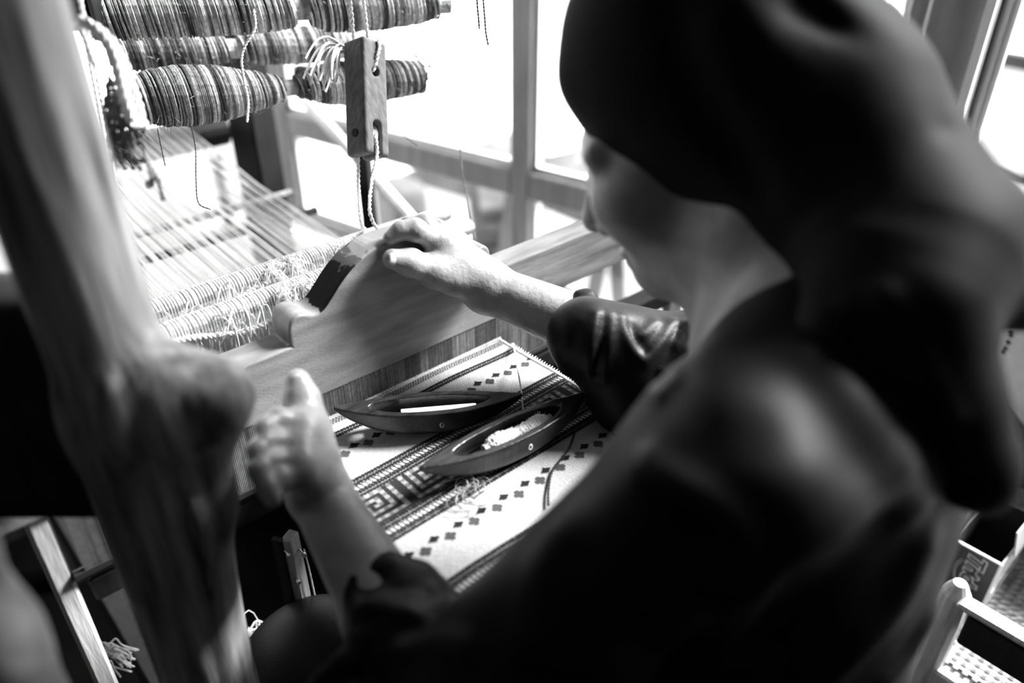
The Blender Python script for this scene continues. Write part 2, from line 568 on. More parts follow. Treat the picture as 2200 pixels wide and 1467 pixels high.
window('window_2', -.95, .43, .425, 2.25, [(-.30, -.255)], [(.775, .80)], right=.012)
struct(wallbox(MB(), .43, .515, .40, 2.25, -.035, .07, .006).build('trim_2', M['frame']))              # main post between the windows
struct(wallbox(MB(), .4305, .4425, .425, 2.25, -.047, -.035).build('trim_3', M['white']))
# window in the back wall
w3 = bpy.data.objects.new('window_3', None); COL.objects.link(w3); w3.location = (-.2, YB, .60); w3['kind'] = 'structure'
for nm, c, s in (('stile', (-.97, YB + .03, 1.40), (.06, .06, 1.60)), ('stile', (.77, YB + .03, 1.40), (.06, .06, 1.60)), ('mullion', (-.1, YB + .03, 1.40), (.05, .06, 1.5)),
                 ('rail', (-.1, YB + .03, .63), (1.68, .06, .06)), ('rail', (-.1, YB + .03, 2.17), (1.68, .06, .06))):
    MB().box(c, s, bev=.004).build(nm, M['white'], w3)
for x0, x1 in ((-.94, -.125), (-.075, .74)):
    MB().box(((x0 + x1) / 2, YB + .035, 1.40), (x1 - x0, .004, 1.5)).build('glass_pane', M['glass'], w3)

# light portals over the real window openings (they only guide the sampling of the sky)
def portal(c, sx, sy, normal_in):
    d = bpy.data.lights.new('window_portal', 'AREA'); d.shape = 'RECTANGLE'; d.size = sx; d.size_y = sy
    d.cycles.is_portal = True
    o = bpy.data.objects.new('window_portal', d); COL.objects.link(o)
    o.location = Vector(c); o.rotation_euler = Vector(normal_in).to_track_quat('-Z', 'Y').to_euler()
portal(wp(1.27, .11, 1.34), 1.83, 1.55, -WN)
portal(wp(-.26, .11, 1.34), 1.83, 1.4, -WN)
portal((-.1, YB + .11, 1.40), 1.7, 1.6, (0, -1, 0))

# ------------------------------------------------------------------ outside the window
struct(MB().box((9, 2, -.85), (15, 24, .1)).build('terrain', M['ext_ground']))
def ext_stone(px, py, t, sx, sy, sz, seed, label, g=None, m='ext_dark'):
    c = W(px, py, t); rn = random.Random(seed)
    o = blob('boulder', [ell(c, (sx, sy, sz), .05)] + [ell(c + np.array([rn.uniform(-sx, sx) * .6, rn.uniform(-sy, sy) * .6, rn.uniform(-.3, .5) * sz]), (sx * .45, sy * .45, sz * .55), .08) for _ in range(4)], .035, M[m])
    return tag(o, label, 'boulder', g)
# low house roof seen over the left pane, and another over the middle pane
def house(px, py, t, sx, sy, h, label, rz=.2):
    c = W(px, py, t); base = -.8
    r = thing('house', (c[0], c[1], base), label, 'house')
    MB().box((c[0], c[1], (base + c[2] - h) / 2), (sx * .9, sy * .9, c[2] - h - base), rz=rz).build('house_wall', M['ext_ground'], r)
    ca, sa = math.cos(rz), math.sin(rz)
    MB().prism([(-sy / 2, -h), (sy / 2, -h), (sy / 2, -h * .8), (0, 0), (-sy / 2, -h * .8)], c - np.array([ca, sa, 0]) * sx / 2, (-sa, ca, 0), (0, 0, 1), np.array([ca, sa, 0]) * sx).build('roof', M['tarp'] if rz < .3 else M['ext_mid'], r)
    MB().box(c + np.array([0, 0, -h * .35]), (.12, .12, h * .5)).build('chimney', M['ext_dark'], r)
house(1035, 310, 5.4, .8, .8, .22, 'grey roofed low house far outside behind the tall window mullion')
house(1228, 350, 4.6, .7, .6, .14, 'small grey roofed house outside in the pane nearest her face', .5)
# stack of timber planks outside below the rail, each plank a thing
pk = W(1065, 470, 3.6)
for i in range(6):
    o = MB().box((pk[0] + .03 * (i % 2), pk[1], pk[2] - .14 + i * .058), (.62, .22, .045), rz=.9 + .02 * (i % 3), bev=.004).build('plank', M['ext_dark'] if i % 2 else M['ext_mid'])
    tag(o, ['lowest grey plank of the outdoor stack beyond the mullion', 'second plank from the bottom of the outdoor stack', 'third plank from the bottom of the outdoor stack',
            'fourth plank from the bottom of the outdoor stack', 'fifth plank from the bottom of the outdoor stack', 'topmost grey plank of the outdoor stack beyond the mullion'][i], 'plank', 'planks stacked outside')
o = MB().box((pk[0], pk[1], (pk[2] - .165 - .8) / 2), (.55, .24, pk[2] - .165 + .8), rz=.9, bev=.01).build('stone_plinth', M['ext_ground'])
tag(o, 'pale stone plinth outside carrying the stack of planks', 'plinth')
# leaning trestle outside in the lower pane by her face
tr = W(1205, 505, 2.75)
t_ = thing('trestle', (tr[0], tr[1], -.8), 'grey wooden trestle standing outside beyond the lower pane', 'trestle')
for sx in (-1, 1):
    for sy in (-.22, .22):
        MB().tube([(tr[0] + sx * .20, tr[1] + sy, -.8), (tr[0] + sx * .02, tr[1] + sy, tr[2] + .12)], .028, 6).build('leg', M['ext_mid'], t_)
MB().box((tr[0], tr[1], tr[2] + .13), (.08, .62, .07)).build('top_bar', M['ext_mid'], t_)
# large grey tarpaulin-covered heap seen left of the planks
hp = W(858, 436, 4.0)
o = blob('covered_heap', [rbox(hp + np.array([0, 0, -.28]), (.11, .13, .40), .05, .05), ell(hp + np.array([.02, .05, -.45]), (.2, .2, .3), .1)], .03, M['tarp'])
tag(o, 'grey tarpaulin covered heap standing outside beyond the lower window', 'heap')
# shrub outside, top right between kerchief and post
def shrub(px, py, t, rad, n, label, seed):
    c = W(px, py, t); rn = np.random.default_rng(seed)
    r = thing('shrub', (c[0], c[1], -.8), label, 'shrub')
    MB().tube([(c[0], c[1], -.8), (c[0] + .05, c[1], c[2] - rad * .3), (c[0], c[1], c[2] + rad * .2)], .03, 6).build('stem', M['ext_dark'], r)
    V, Fc = [], []
    for i in range(n):
        dr = rn.normal(size=3); dr /= np.linalg.norm(dr)
        p = c + dr * rad * rn.uniform(.35, 1) * np.array([1, 1, 1.0])
        a = rn.normal(size=3); a /= np.linalg.norm(a); b = np.cross(a, dr); b /= np.linalg.norm(b) + 1e-9
        l = rn.uniform(.05, .09)
        k = len(V); V += [p, p + a * l * .5 + b * l * .25, p + a * l + dr * .01, p + a * l * .5 - b * l * .25]
        Fc.append((k, k + 1, k + 2, k + 3))
    MB().add(V, Fc).build('foliage', M['leaf'], r)['kind'] = 'stuff'
shrub(1955, 30, 6.4, .75, 900, 'leafy grey shrub outside between the kerchief and the dark window post', 3)
# parked car beyond the right-hand pane
def car():
    c = on_x(2180, 200, 3.55); o_ = np.array([c[0], c[1] - .3, -.8])
    r = thing('car', o_, 'white parked car outside the pane right of the dark post', 'car')
    prof = [(-2.0, .35), (-2.0, .75), (-1.85, .92), (-.9, .98), (-.35, 1.42), (.1, 1.5), (1.0, 1.48), (1.45, 1.3), (1.75, .98), (2.05, .9), (2.1, .4), (1.9, .25), (-1.8, .25)]
    P = catmull(np.array([(a, b, 0) for a, b in prof + prof[:1]]), 4)[:-1, :2]
    MB().prism([tuple(q) for q in P], o_, (0, -1, 0), (0, 0, 1), (1.6, 0, 0)).build('body', M['car'], r, bevel=.03)
    for a0, a1 in ((-.75, .05), (.15, .95)):
        n = 28; ca_, ra = (a0 + a1) / 2, (a1 - a0) / 2
        ang = np.linspace(0, 2 * math.pi, n, endpoint=False)
        q = [(ca_ + ra * np.sign(math.cos(t)) * abs(math.cos(t)) ** .6, 1.20 + .19 * np.sign(math.sin(t)) * abs(math.sin(t)) ** .6) for t in ang]
        rim = [(ca_ + (u - ca_) * 1.12, 1.2 + (v - 1.2) * 1.28) for u, v in q]
        MB().prism(rim, o_ + np.array([-.012, 0, 0]), (0, -1, 0), (0, 0, 1), (.05, 0, 0)).build('window_rim', M['tyre'], r)
        MB().prism(q, o_ + np.array([-.02, 0, 0]), (0, -1, 0), (0, 0, 1), (.05, 0, 0)).build('side_window', M['car_glass'], r)
    for a in (-1.3, 1.35):
        for xx in (.0, 1.42):
            w_ = MB().lathe(o_ + np.array([xx, -a, .3]), o_ + np.array([xx + .18, -a, .3]), [(0, .2), (0, .3), (.2, .31), (.8, .31), (1, .3), (1, .2)], 24).build('wheel', M['tyre'], r)
            MB().lathe(o_ + np.array([xx - .005, -a, .3]), o_ + np.array([xx + .03, -a, .3]), [(0, .05), (0, .18), (1, .19)], 18).build('hub_cap', M['metal'], w_)
car()

cst = thing('wooden_chest', (.42, 1.86, 0), 'dark wooden chest against the back wall behind the warp', 'chest')
MB().box((.42, 1.86, .20), (.9, .34, .40), bev=.006).build('chest_body', M['dark_wood'], cst)
MB().box((.42, 1.86, .415), (.94, .38, .03), bev=.006).build('chest_lid', M['grey_wood'], cst)
# ------------------------------------------------------------------ the loom frame
CZ = .83                                             # height of the woven cloth
loom = thing('loom', (.45, .9, 0), 'wooden hand loom frame with gnarled near post and dark rear post', 'loom')
PC = _F * .445 + _R * -.270                          # near post axis
def pp(u, v, z):                                     # across / away / height, on the near post
    return np.array([PC[0], PC[1], 0]) + _R * u + _F * v + np.array([0, 0, z])
post = [cap(pp(0, 0, -.0), pp(0, 0, 1.0), .036, .037, .02), cap(pp(0, 0, 1.0), pp(.0, 0, 1.95), .036, .035, .02),
        cap(pp(-.012, .012, .2), pp(-.014, .01, 1.9), .020, .021, .02), cap(pp(.008, -.015, .2), pp(.004, -.012, 1.0), .026, .022, .03),
        cap(pp(.030, -.01, 1.040), pp(.066, -.008, 1.012), .016, .022, .02), cap(pp(.066, -.008, 1.012), pp(.044, -.012, .92), .022, .016, .03),
        cap(pp(.044, -.012, .92), pp(.012, -.01, .74), .018, .016, .03), ell(pp(.034, -.012, 1.012), (.03, .03, .036), .02)]
pr_ = []
for u, z0, z1, sh, amp in ((.012, 1.28, .98, .012, .006), (-.012, 1.22, .8, .022, -.006), (.03, 1.2, .86, .02, .006), (-.03, 1.15, .85, .02, .005),
                           (.044, 1.08, .88, -.012, -.008), (.0, 1.05, .70, .02, .007), (.02, .98, .70, -.02, -.008), (.055, 1.0, .84, -.016, .005), (-.02, 1.4, 1.0, .02, -.005)):
    pr_.append((np.array([pp(u + sh * q + .004 * math.sin(q * 9 + z0 * 7), -.044, z0 + (z1 - z0) * q) for q in np.linspace(0, 1, 7)]), .008, amp))
o = blob('post', post, .004, M['old_wood'], loom, pr_); tag(o, 'gnarled weathered wooden post close to the camera')
o = blob('side_beam', [rbox(pp(-.25, .01, .995), (.235, .03, .092), .012, rot=np.stack([_R, _F, _Z], 1))], .006, M['dark_wood'], loom)
MB().box((.617, 1.405, .95), (.062, .062, 1.9), rz=.35, bev=.004).build('post', M['dark_wood'], loom)
MB().box((.10, 1.50, .95), (.06, .06, 1.9), bev=.004).build('post', M['dark_wood'], loom)
MB().box((.93, .30, .40), (.05, .05, .80), bev=.004).build('post', M['grey_wood'], loom)
MB().lathe((.09, 1.5, .862), (.60, 1.5, .862), [(0, .026), (0, .03), (1, .03), (1, .026)], 16).build('back_beam', M['dark_wood'], loom)
MB().box((.52, .285, .795), (.78, .05, .062), bev=.006).build('breast_beam', M['mid_wood'], loom)
MB().box((.36, 1.05, 1.86), (.06, 1.0, .06), bev=.004).build('top_beam', M['mid_wood'], loom)
MB().box((.20, .62, 1.86), (.9, .06, .06), bev=.004).build('top_beam', M['mid_wood'], loom)
MB().box((.36, 1.45, 1.78), (.62, .05, .06), bev=.004).build('top_beam', M['mid_wood'], loom)
MB().box((.92, .9, .40), (.04, 1.1, .07), bev=.004).build('side_rail', M['mid_wood'], loom)
MB().box((.10, 1.0, .30), (.04, .94, .07), bev=.004).build('side_rail', M['dark_wood'], loom)
MB().box((.955, .95, .31), (.018, 1.0, .62), bev=.003).build('shade_panel', M['dark_wood'], loom)  # added board, not a loom part: keeps sun off the floor below
MB().box((-.045, 1.12, .40), (.018, .86, .80), bev=.003).build('shade_panel', M['dark_wood'], loom)  # added dark board: darkens the gap by the near post and blocks light
# upright board of the bobbin rack, behind the hank
rk = W(222, 150, .86)
MB().box((rk[0], rk[1], 1.50), (.03, .06, .66), rz=-.6, bev=.003).build('rack_board', M['dark_wood'], loom)
# dark slim upright seen behind the pulley cords
q = W(790, 430, 1.32)
MB().box((q[0], q[1], .93), (.017, .02, 1.9), rz=.5).build('slim_upright', M['dark_wood'], loom)

# ------------------------------------------------------------------ the beater with its reed
YF = .61
beater = thing('beater', (.4, YF, .78), 'wooden loom beater with arched scroll handle board above a fine reed', 'beater')
def mirror(P, c=.392):
    return P + [(2 * c - a, b) for a, b in P[::-1]]
half = [(.268, .9265), (.268, .940), (.271, .951), (.278, .956), (.287, .955), (.297, .951), (.306, .953), (.316, .962), (.328, .974), (.342, .985), (.357, .9925), (.374, .9975)]
arch = [tuple(q[:2]) for q in catmull(np.array([(a, b, 0) for a, b in mirror(half)]), 4)]
prof = [(.0, .860), (.533, .857), (.533, .9225)] + [(a, b) for a, b in arch[::-1]] + [(.0, .9265)]
prof = [(.533, .9225), (.520, .9225)] + [(a, max(b, .9225)) for a, b in arch[::-1]] + [(-.02, .9265), (-.02, .860), (.533, .8575)]
Pc = np.array(prof)
o = MB().prism(prof, (0, YF, 0), (1, 0, 0), (0, 0, 1), (0, .036, 0)).build('handle_board', [M['varnish']], beater)
worn = mat('worn_dark_edge', .2, .75, .04, 14, bump=.3, bscale=120, spec=.08)
nt = worn.node_tree; bs_ = nt.nodes['Principled BSDF']
tc = nt.nodes.new('ShaderNodeTexCoord'); sx = nt.nodes.new('ShaderNodeSeparateXYZ'); nt.links.new(tc.outputs['Object'], sx.inputs[0])
nz = nt.nodes.new('ShaderNodeTexNoise'); nz.inputs['Scale'].default_value = 60; nt.links.new(tc.outputs['Object'], nz.inputs['Vector'])
ma = nt.nodes.new('ShaderNodeMath'); ma.operation = 'MULTIPLY_ADD'; nt.links.new(nz.outputs['Fac'], ma.inputs[0]); ma.inputs[1].default_value = .05; nt.links.new(sx.outputs['X'], ma.inputs[2])
rp = nt.nodes.new('ShaderNodeValToRGB'); mr = nt.nodes.new('ShaderNodeMapRange'); mr.inputs['From Min'].default_value = .30; mr.inputs['From Max'].default_value = .42
nt.links.new(ma.outputs[0], mr.inputs['Value']); nt.links.new(mr.outputs[0], rp.inputs['Fac'])
e = rp.color_ramp.elements; e[0].position = 0; e[0].color = (.22,) * 3 + (1,); e[1].position = 1; e[1].color = (.2,) * 3 + (1,)
for p_, c_ in ((.225, .22), (.24, .008), (.55, .012), (.57, .11), (.68, .10), (.70, .26)):
    x_ = rp.color_ramp.elements.new(p_); x_.color = (c_, c_, c_, 1)
nt.links.new(rp.outputs['Color'], bs_.inputs['Base Color'])
o.data.materials.append(worn)
for f in o.data.polygons:
    c = f.center
    if abs(f.normal.z) > .12 and c.z > .944 and .29 < c.x < .50:
        f.material_index = 1
md = o.modifiers.new('bevel', 'BEVEL'); md.width = .003; md.segments = 3; md.limit_method = 'ANGLE'; md.angle_limit = .6
o = MB().box((.725, YF + .019, .889), (.385, .034, .063)).build('side_bar', M['varnish_grain'], beater, bevel=.002)
tag(o, 'paler bar with visible wood grain on the far side')
r_ = MB(); rn = random.Random(5)
x = .046; k = 0; tone = .6
while x < .632:
    if rn.random() < .06: tone = rn.uniform(.25, 1.0)
    r_.box((x, YF + .004, .822), (.0009, .005, .078)); r_.c[-1][:] = tone * rn.uniform(.55, 1.1)
    x += .00165
M['reed'] = mat('reed_slips', .24, .6, .06, 200, attr='Col')
rd = r_.build('reed_dents', M['reed'], beater); rd['kind'] = 'stuff'
MB().tube([(.036, YF + .005, .783), (.64, YF + .005, .783)], .006, 8).build('reed_rib', M['reed'], beater)
MB().box((.46, YF + .020, .757), (.83, .03, .03), bev=.003).build('lower_bar', M['dark_wood'], beater)
for xx, mm in ((.041, 'pale_wood'), (.885, 'mid_wood')):
    MB().box((xx - (.014 if xx < .1 else 0), YF + .012, 1.15 if xx > .1 else .70), (.018 if xx < .1 else .036, .014, 1.45 if xx > .1 else .56), bev=.003).build('swing_arm', M[mm], beater)

# ------------------------------------------------------------------ warp, heddle shafts
def yz_warp(y):      # height of the warp sheet along the loom
    return CZ + (0 if y < .8 else (y - .8) * .067)
w_ = MB(); rn = random.Random(11)
xs = np.sort(np.concatenate([np.linspace(.243, .522, 64), np.repeat(np.linspace(.245, .520, 19), 3) + RNG.normal(size=57) * .0016]))
for i, x in enumerate(xs):
    x = x + rn.uniform(-.0007, .0007)
    g = .012 if i % 2 else -.012
    xe = .243 + (x - .243) * .98 + .002
    w_.tube([(x, .606, CZ - .001), (x, .63, CZ - .001), (x, .70 if i % 2 else .75, CZ + g), (x, .9, yz_warp(.9) + g * .4), (xe, 1.2, yz_warp(1.2) + g * .1), (xe, 1.5, .894)], .0006 + .0002 * rn.random(), 4, False)
o = w_.build('warp_threads', M['warp']); tag(o, 'white warp threads stretched from the heddles back to the rear beam', 'warp', kind='stuff')
st = MB().tube([(.20, 1.09, .834), (.56, 1.09, .834)], .006, 8).build('lease_stick', M['dark_wood']); tag(st, 'thin wooden lease stick crossing the warp threads, nearer one', 'stick', 'lease sticks')
st = MB().tube([(.20, 1.17, .840), (.56, 1.17, .840)], .006, 8).build('lease_stick', M['grey_wood']); tag(st, 'thin wooden lease stick crossing the warp threads, farther one', 'stick', 'lease sticks')

def shaft(y, z, x0, x1, label, seed, phase):
    rn = random.Random(seed)
    r = thing('heddle_shaft', ((x0 + x1) / 2, y, z), label, 'heddle', 'heddle shafts')
    MB().lathe((x0 - .01, y, z), (x1 + .005, y, z), [(0, .006), (0, .0095), (.97, .010), (1, .0085), (1, .005)], 14).build('shaft_rod', M['rod'], r)
    h = MB()
    n = int((x1 - .045 - x0) / .0031)
    for i in range(n):
        x = x0 + .002 + i * .0031 + rn.uniform(-.0005, .0005)
        a = rn.uniform(-.002, .002); R_ = .0108
        low = .835 + rn.uniform(-.004, .004)
        an = np.linspace(-.9 * math.pi, .35 * math.pi, 9)      # over the rod from the back to the front
        arc = [(x + .0006 * k, y - R_ * math.cos(t) * (-1 if False else 1), z - .002 + R_ * math.sin(t) * -1) for k, t in enumerate(an)]
        arc = [(x + .0005 * k, y + R_ * math.cos(t), z + R_ * math.sin(t)) for k, t in enumerate(np.linspace(-.15 * math.pi, 1.1 * math.pi, 9))]
        pts = arc + [(x + a + .004, y - .011, z - .022), (x + a * 2 + .003 + rn.uniform(-.002, .002), y - .006, z - .05), (x + a, y, low)]
        h.tube(pts, 0.00112 + .0002 * rn.random(), 4, False)
        h.tube([arc[0], (x + rn.uniform(-.003, .003), y + .008, z - .05), (x, y, low)], .0008, 4, False)
        h.tube([(x, y, low), (x + rn.uniform(-.002, .002), y, .72)], .0008, 4, False)
    h.build('heddle_strings', M['yarn_white'], r)['kind'] = 'stuff'
    # plaited tie cord running along the front of the loops
    P = [(x0 + (x1 - .05 - x0) * q, y - .0145 + .002 * math.sin(q * 21), z - .012 + .008 * math.sin(q * 13 + phase)) for q in np.linspace(0, 1, 26)]
    MB().rope(P, .0032, .010, 2, 6).build('tie_cord', M['yarn_white'], r)
    # loose ends and frayed tufts
    t = MB()
    for i in range(46):
        x = rn.uniform(x0 + .01, x1 - .07); x = x0 + (x1 - x0) * (.15 + .62 * rn.random()) if i % 3 else x
        p = np.array([x, y - .010, z + rn.uniform(-.012, .010)])
        L = rn.uniform(.015, .05); dx = rn.uniform(-.025, .02)
        t.tube(catmull([p, p + np.array([dx * .3, -.010, .006 * rn.random()]), p + np.array([dx * .8, -.014, -L * .5]), p + np.array([dx, -.012 + rn.uniform(-.004, .008), -L])], 4), .0009, 4, False)
    for i in range(9):
        x = x0 + (x1 - x0) * rn.uniform(.35, .78); p = np.array([x, y - .009, z + .004])
        for j in range(34):
            dr = np.array([rn.gauss(0, 1), rn.gauss(-.4, .8), rn.gauss(.3, .8)]); dr /= np.linalg.norm(dr)
            L = rn.uniform(.008, .022)
            t.tube([p, p + dr * L * .6 + np.array([0, 0, .002]), p + dr * L + np.array([rn.uniform(-.006, .006), 0, -L * .45])], .0006, 3, False)
    t.build('frayed_ends', M['yarn_white'], r)['kind'] = 'stuff'
shaft(.70, .934, .155, .556, 'front heddle shaft rod wrapped in white string loops, nearest the beater', 21, 0.4)
shaft(.752, .934, .165, .560, 'rear heddle shaft rod wrapped in white string loops, nearest the warp', 22, 2.2)

# ------------------------------------------------------------------ the woven cloth, thread by thread of pattern
TILE = ["############",
        "#..........#",
        "#.########.#",
        "#.#......#.#",
        "#.#.####.#.#",
        "#.#.#..#.#.#",
        "#.#.##.#.#.#",
        "#.#....#.#.#",
        "#.######.#.#",
        "#........#.#"]
DK, WH, GR = .016, .50, .075
def chainrow(x, f, n=2):                 # dark double chain of knots, f 0..1 across the band
    k = (x / .0032 + (.5 if int(f * n) % 2 else 0)) % 1.0
    g = abs(f * n % 1.0 - .5)
    return np.where(((k - .5) ** 2 + g ** 2) > .30, .30, DK)
def dots(x, f):
    k = ((x + f * .0022) / .0046) % 1.0
    return np.where((k < .62) & (abs(f - .5) < .36), .58, DK)
def quatre(dx, dy, s):
    b = np.full(dx.shape, 9.0)
    for ox, oy in ((s, 0), (-s, 0), (0, s), (0, -s)):
        b = np.minimum(b, ((dx - ox) / (s * .95)) ** 2 + ((dy - oy) / (s * .95)) ** 2)
    return b < 1
def pattern(X, Y):
    C = np.full(X.shape, WH)
    rel = np.zeros(X.shape)
    def band(y0, y1, fn, lift=.0006):
        m = (Y >= y0) & (Y < y1)
        C[m] = fn(X[m], ((Y[m] - y0) / (y1 - y0)))
        rel[m] = lift
    def motif(yc, x0, sp, s, col, kind):
        m = abs(Y - yc) < s * 2.4
        dx = (X[m] - x0 + sp / 2) % sp - sp / 2; dy = Y[m] - yc
        if kind == 'q':
            h = quatre(dx, dy, s)
        else:
            h = (np.abs(dx) / (s * 1.95) + np.abs(dy + s * .25) / (s * 1.25) < 1) | ((np.abs(dx) < s * .35) & (np.abs(dy) < s * 1.2))
        c = C[m]; c[h] = col; C[m] = c
        r = rel[m]; r[h] = .0006; rel[m] = r
    zig = lambda x, f: np.where(((x * 900 + f * 3).astype(int) + (f * 4).astype(int)) % 3 == 0, .45, .05)
    band(.5950, .6045, zig)
    band(.5740, .5835, lambda x, f: np.vectorize(lambda a, b: 0)(x, f) + chain_np(x, f))
    motif(.5535, .4985, .0262, .0034, DK, 'd'); motif(.5475, .5115, .0262, .0029, GR, 'q')
    def group(y):                        # dark chain, white dots, dark chain
        band(y + .0032, y + .0135, chain_np); band(y - .0036, y + .0032, dots); band(y - .0125, y - .0036, chain_np)
    group(.5000); group(.4350); group(.3470); group(.2820); group(.19); group(.125)
    def meander(y0, y1):
        m = (Y >= y0) & (Y < y1)
        i = ((X[m] - .235) / .0045).astype(int); j = ((Y[m] - y0) / .0040).astype(int)
        g = np.array([[1 if ch == '#' else 0 for ch in row] for row in TILE])
        flip = (i // 12) % 2
        ii = np.where(flip, 11 - i % 12, i % 12)
        v = g[j % len(TILE), ii]
        C[m] = np.where(v, .025, np.where((i + j) % 2, .16, .34)); rel[m] = .0004
    meander(.4475, .4875); meander(.2945, .3345); meander(.1375, .1775)
    for yc in (.4030, .2390, .07):
        motif(yc, .2985, .0262, .0034, DK, 'd'); motif(yc - .0070, .3115, .0262, .0030, GR, 'q')
    return C, rel
def chain_np(x, f):
    n = 2
    row = np.floor(f * n)
    k = (x / .0034 + .5 * (row % 2)) % 1.0 - .5
    g = (f * n) % 1.0 - .5
    return np.where(k * k + g * g > .27, .32, DK)
NXc, NYc = 360, 560
yl = np.concatenate([np.linspace(.6070, .305, 400)])
arcn = 40
S_tot = np.concatenate([yl, .305 - np.linspace(0, .20, NYc - 400 + 1)[1:]])       # cloth coordinate along its length
def cloth_yz(s):
    if s >= .305: return s, CZ
    d = .305 - s; R_ = .045
    if d < R_ * math.pi / 2:
        a = d / R_; return .305 - R_ * math.sin(a), CZ - R_ * (1 - math.cos(a))
    return .305 - R_, CZ - R_ - (d - R_ * math.pi / 2)
YZ = np.array([cloth_yz(s) for s in S_tot])
U = np.linspace(0, 1, NXc)
SS, UU = np.meshgrid(S_tot, U, indexing='ij')
xl = np.interp(SS, [.1, .35, .45, .607], [.240, .236, .236, .262]); xr = np.interp(SS, [.1, .41, .5, .607], [.512, .516, .526, .526])
XX = xl + (xr - xl) * UU
Cc, rel = pattern(XX, SS)
# rib texture of the weft, and the slightly lighter selvage cords
rib = .00028 * np.sin(SS * 2 * math.pi / .0016) + .0001 * np.sin(XX * 2 * math.pi / .0020)
sel = (UU < .006) | (UU > .990)
Cc = np.where(sel, .8, Cc); rel = np.where(sel, .0014, rel)
wav = .0012 * np.sin(XX * 40) * np.sin(SS * 30)
ZZ = YZ[:, 1][:, None] + np.where(SS >= .30, rel + rib + wav, 0); YY = np.repeat(YZ[:, 0][:, None], NXc, 1)
V = np.stack([XX, YY, ZZ], -1).reshape(-1, 3)
ii, jj = np.meshgrid(np.arange(NYc - 1 + 1 - 1), np.arange(NXc - 1), indexing='ij')
ii = ii[: len(S_tot) - 1]
b = ii * NXc + jj
Q = np.stack([b, b + NXc, b + NXc + 1, b + 1], -1).reshape(-1, 4)
cl = thing('woven_cloth', (.38, .45, CZ), 'white woven band with dark stripes, dotted lines and flower motifs on the loom', 'textile')
o = mesh_object('cloth_web', V, Q, M['cloth'], cl, True)
at = o.data.color_attributes.new('Col', 'FLOAT_COLOR', 'POINT')
buf = np.ones((len(V), 4), np.float32); buf[:, :3] = Cc.reshape(-1)[:, None]
at.data.foreach_set('color', buf.ravel())
# fringe of weft loops at the fell line and along the right selvage
f_ = MB(); rn = random.Random(3)
for i in range(150):
    x = .264 + .262 * i / 149
    f_.tube([(x, .6065, CZ + .0006), (x + .0009, .6085, CZ + .0022), (x + .0016, .6065, CZ + .0010)], .0005, 4, False)
for i in range(70):
    y = .59 - .27 * i / 69
    x = np.interp(y, [.41, .5], [.516, .526])
    f_.tube([(x, y, CZ), (x + .0025 + .002 * rn.random(), y - .001, CZ + .001), (x, y - .0025, CZ)], .0005, 4, False)
f_.build('edge_loops', M['yarn_white'], cl)['kind'] = 'stuff'
def thread(name, pts, r, m, label, cat='thread', rope=True, pitch=.008, group=None, sides=5):
    mb = MB()
    if rope: mb.rope(pts, r, pitch, 2, sides)
    else: mb.tube(resample(pts, .004), r, sides)
    return tag(mb.build(name, M[m]), label, cat, group)
zt = CZ + .003
thread('weft_thread', [on_z(1103, 738, CZ + .004), on_z(1112, 790, CZ + .012), on_z(1120, 840, CZ + .014), on_z(1124, 888, zt)], .0011, 'yarn_white', 'white weft thread running from the cloth corner to the empty shuttle')

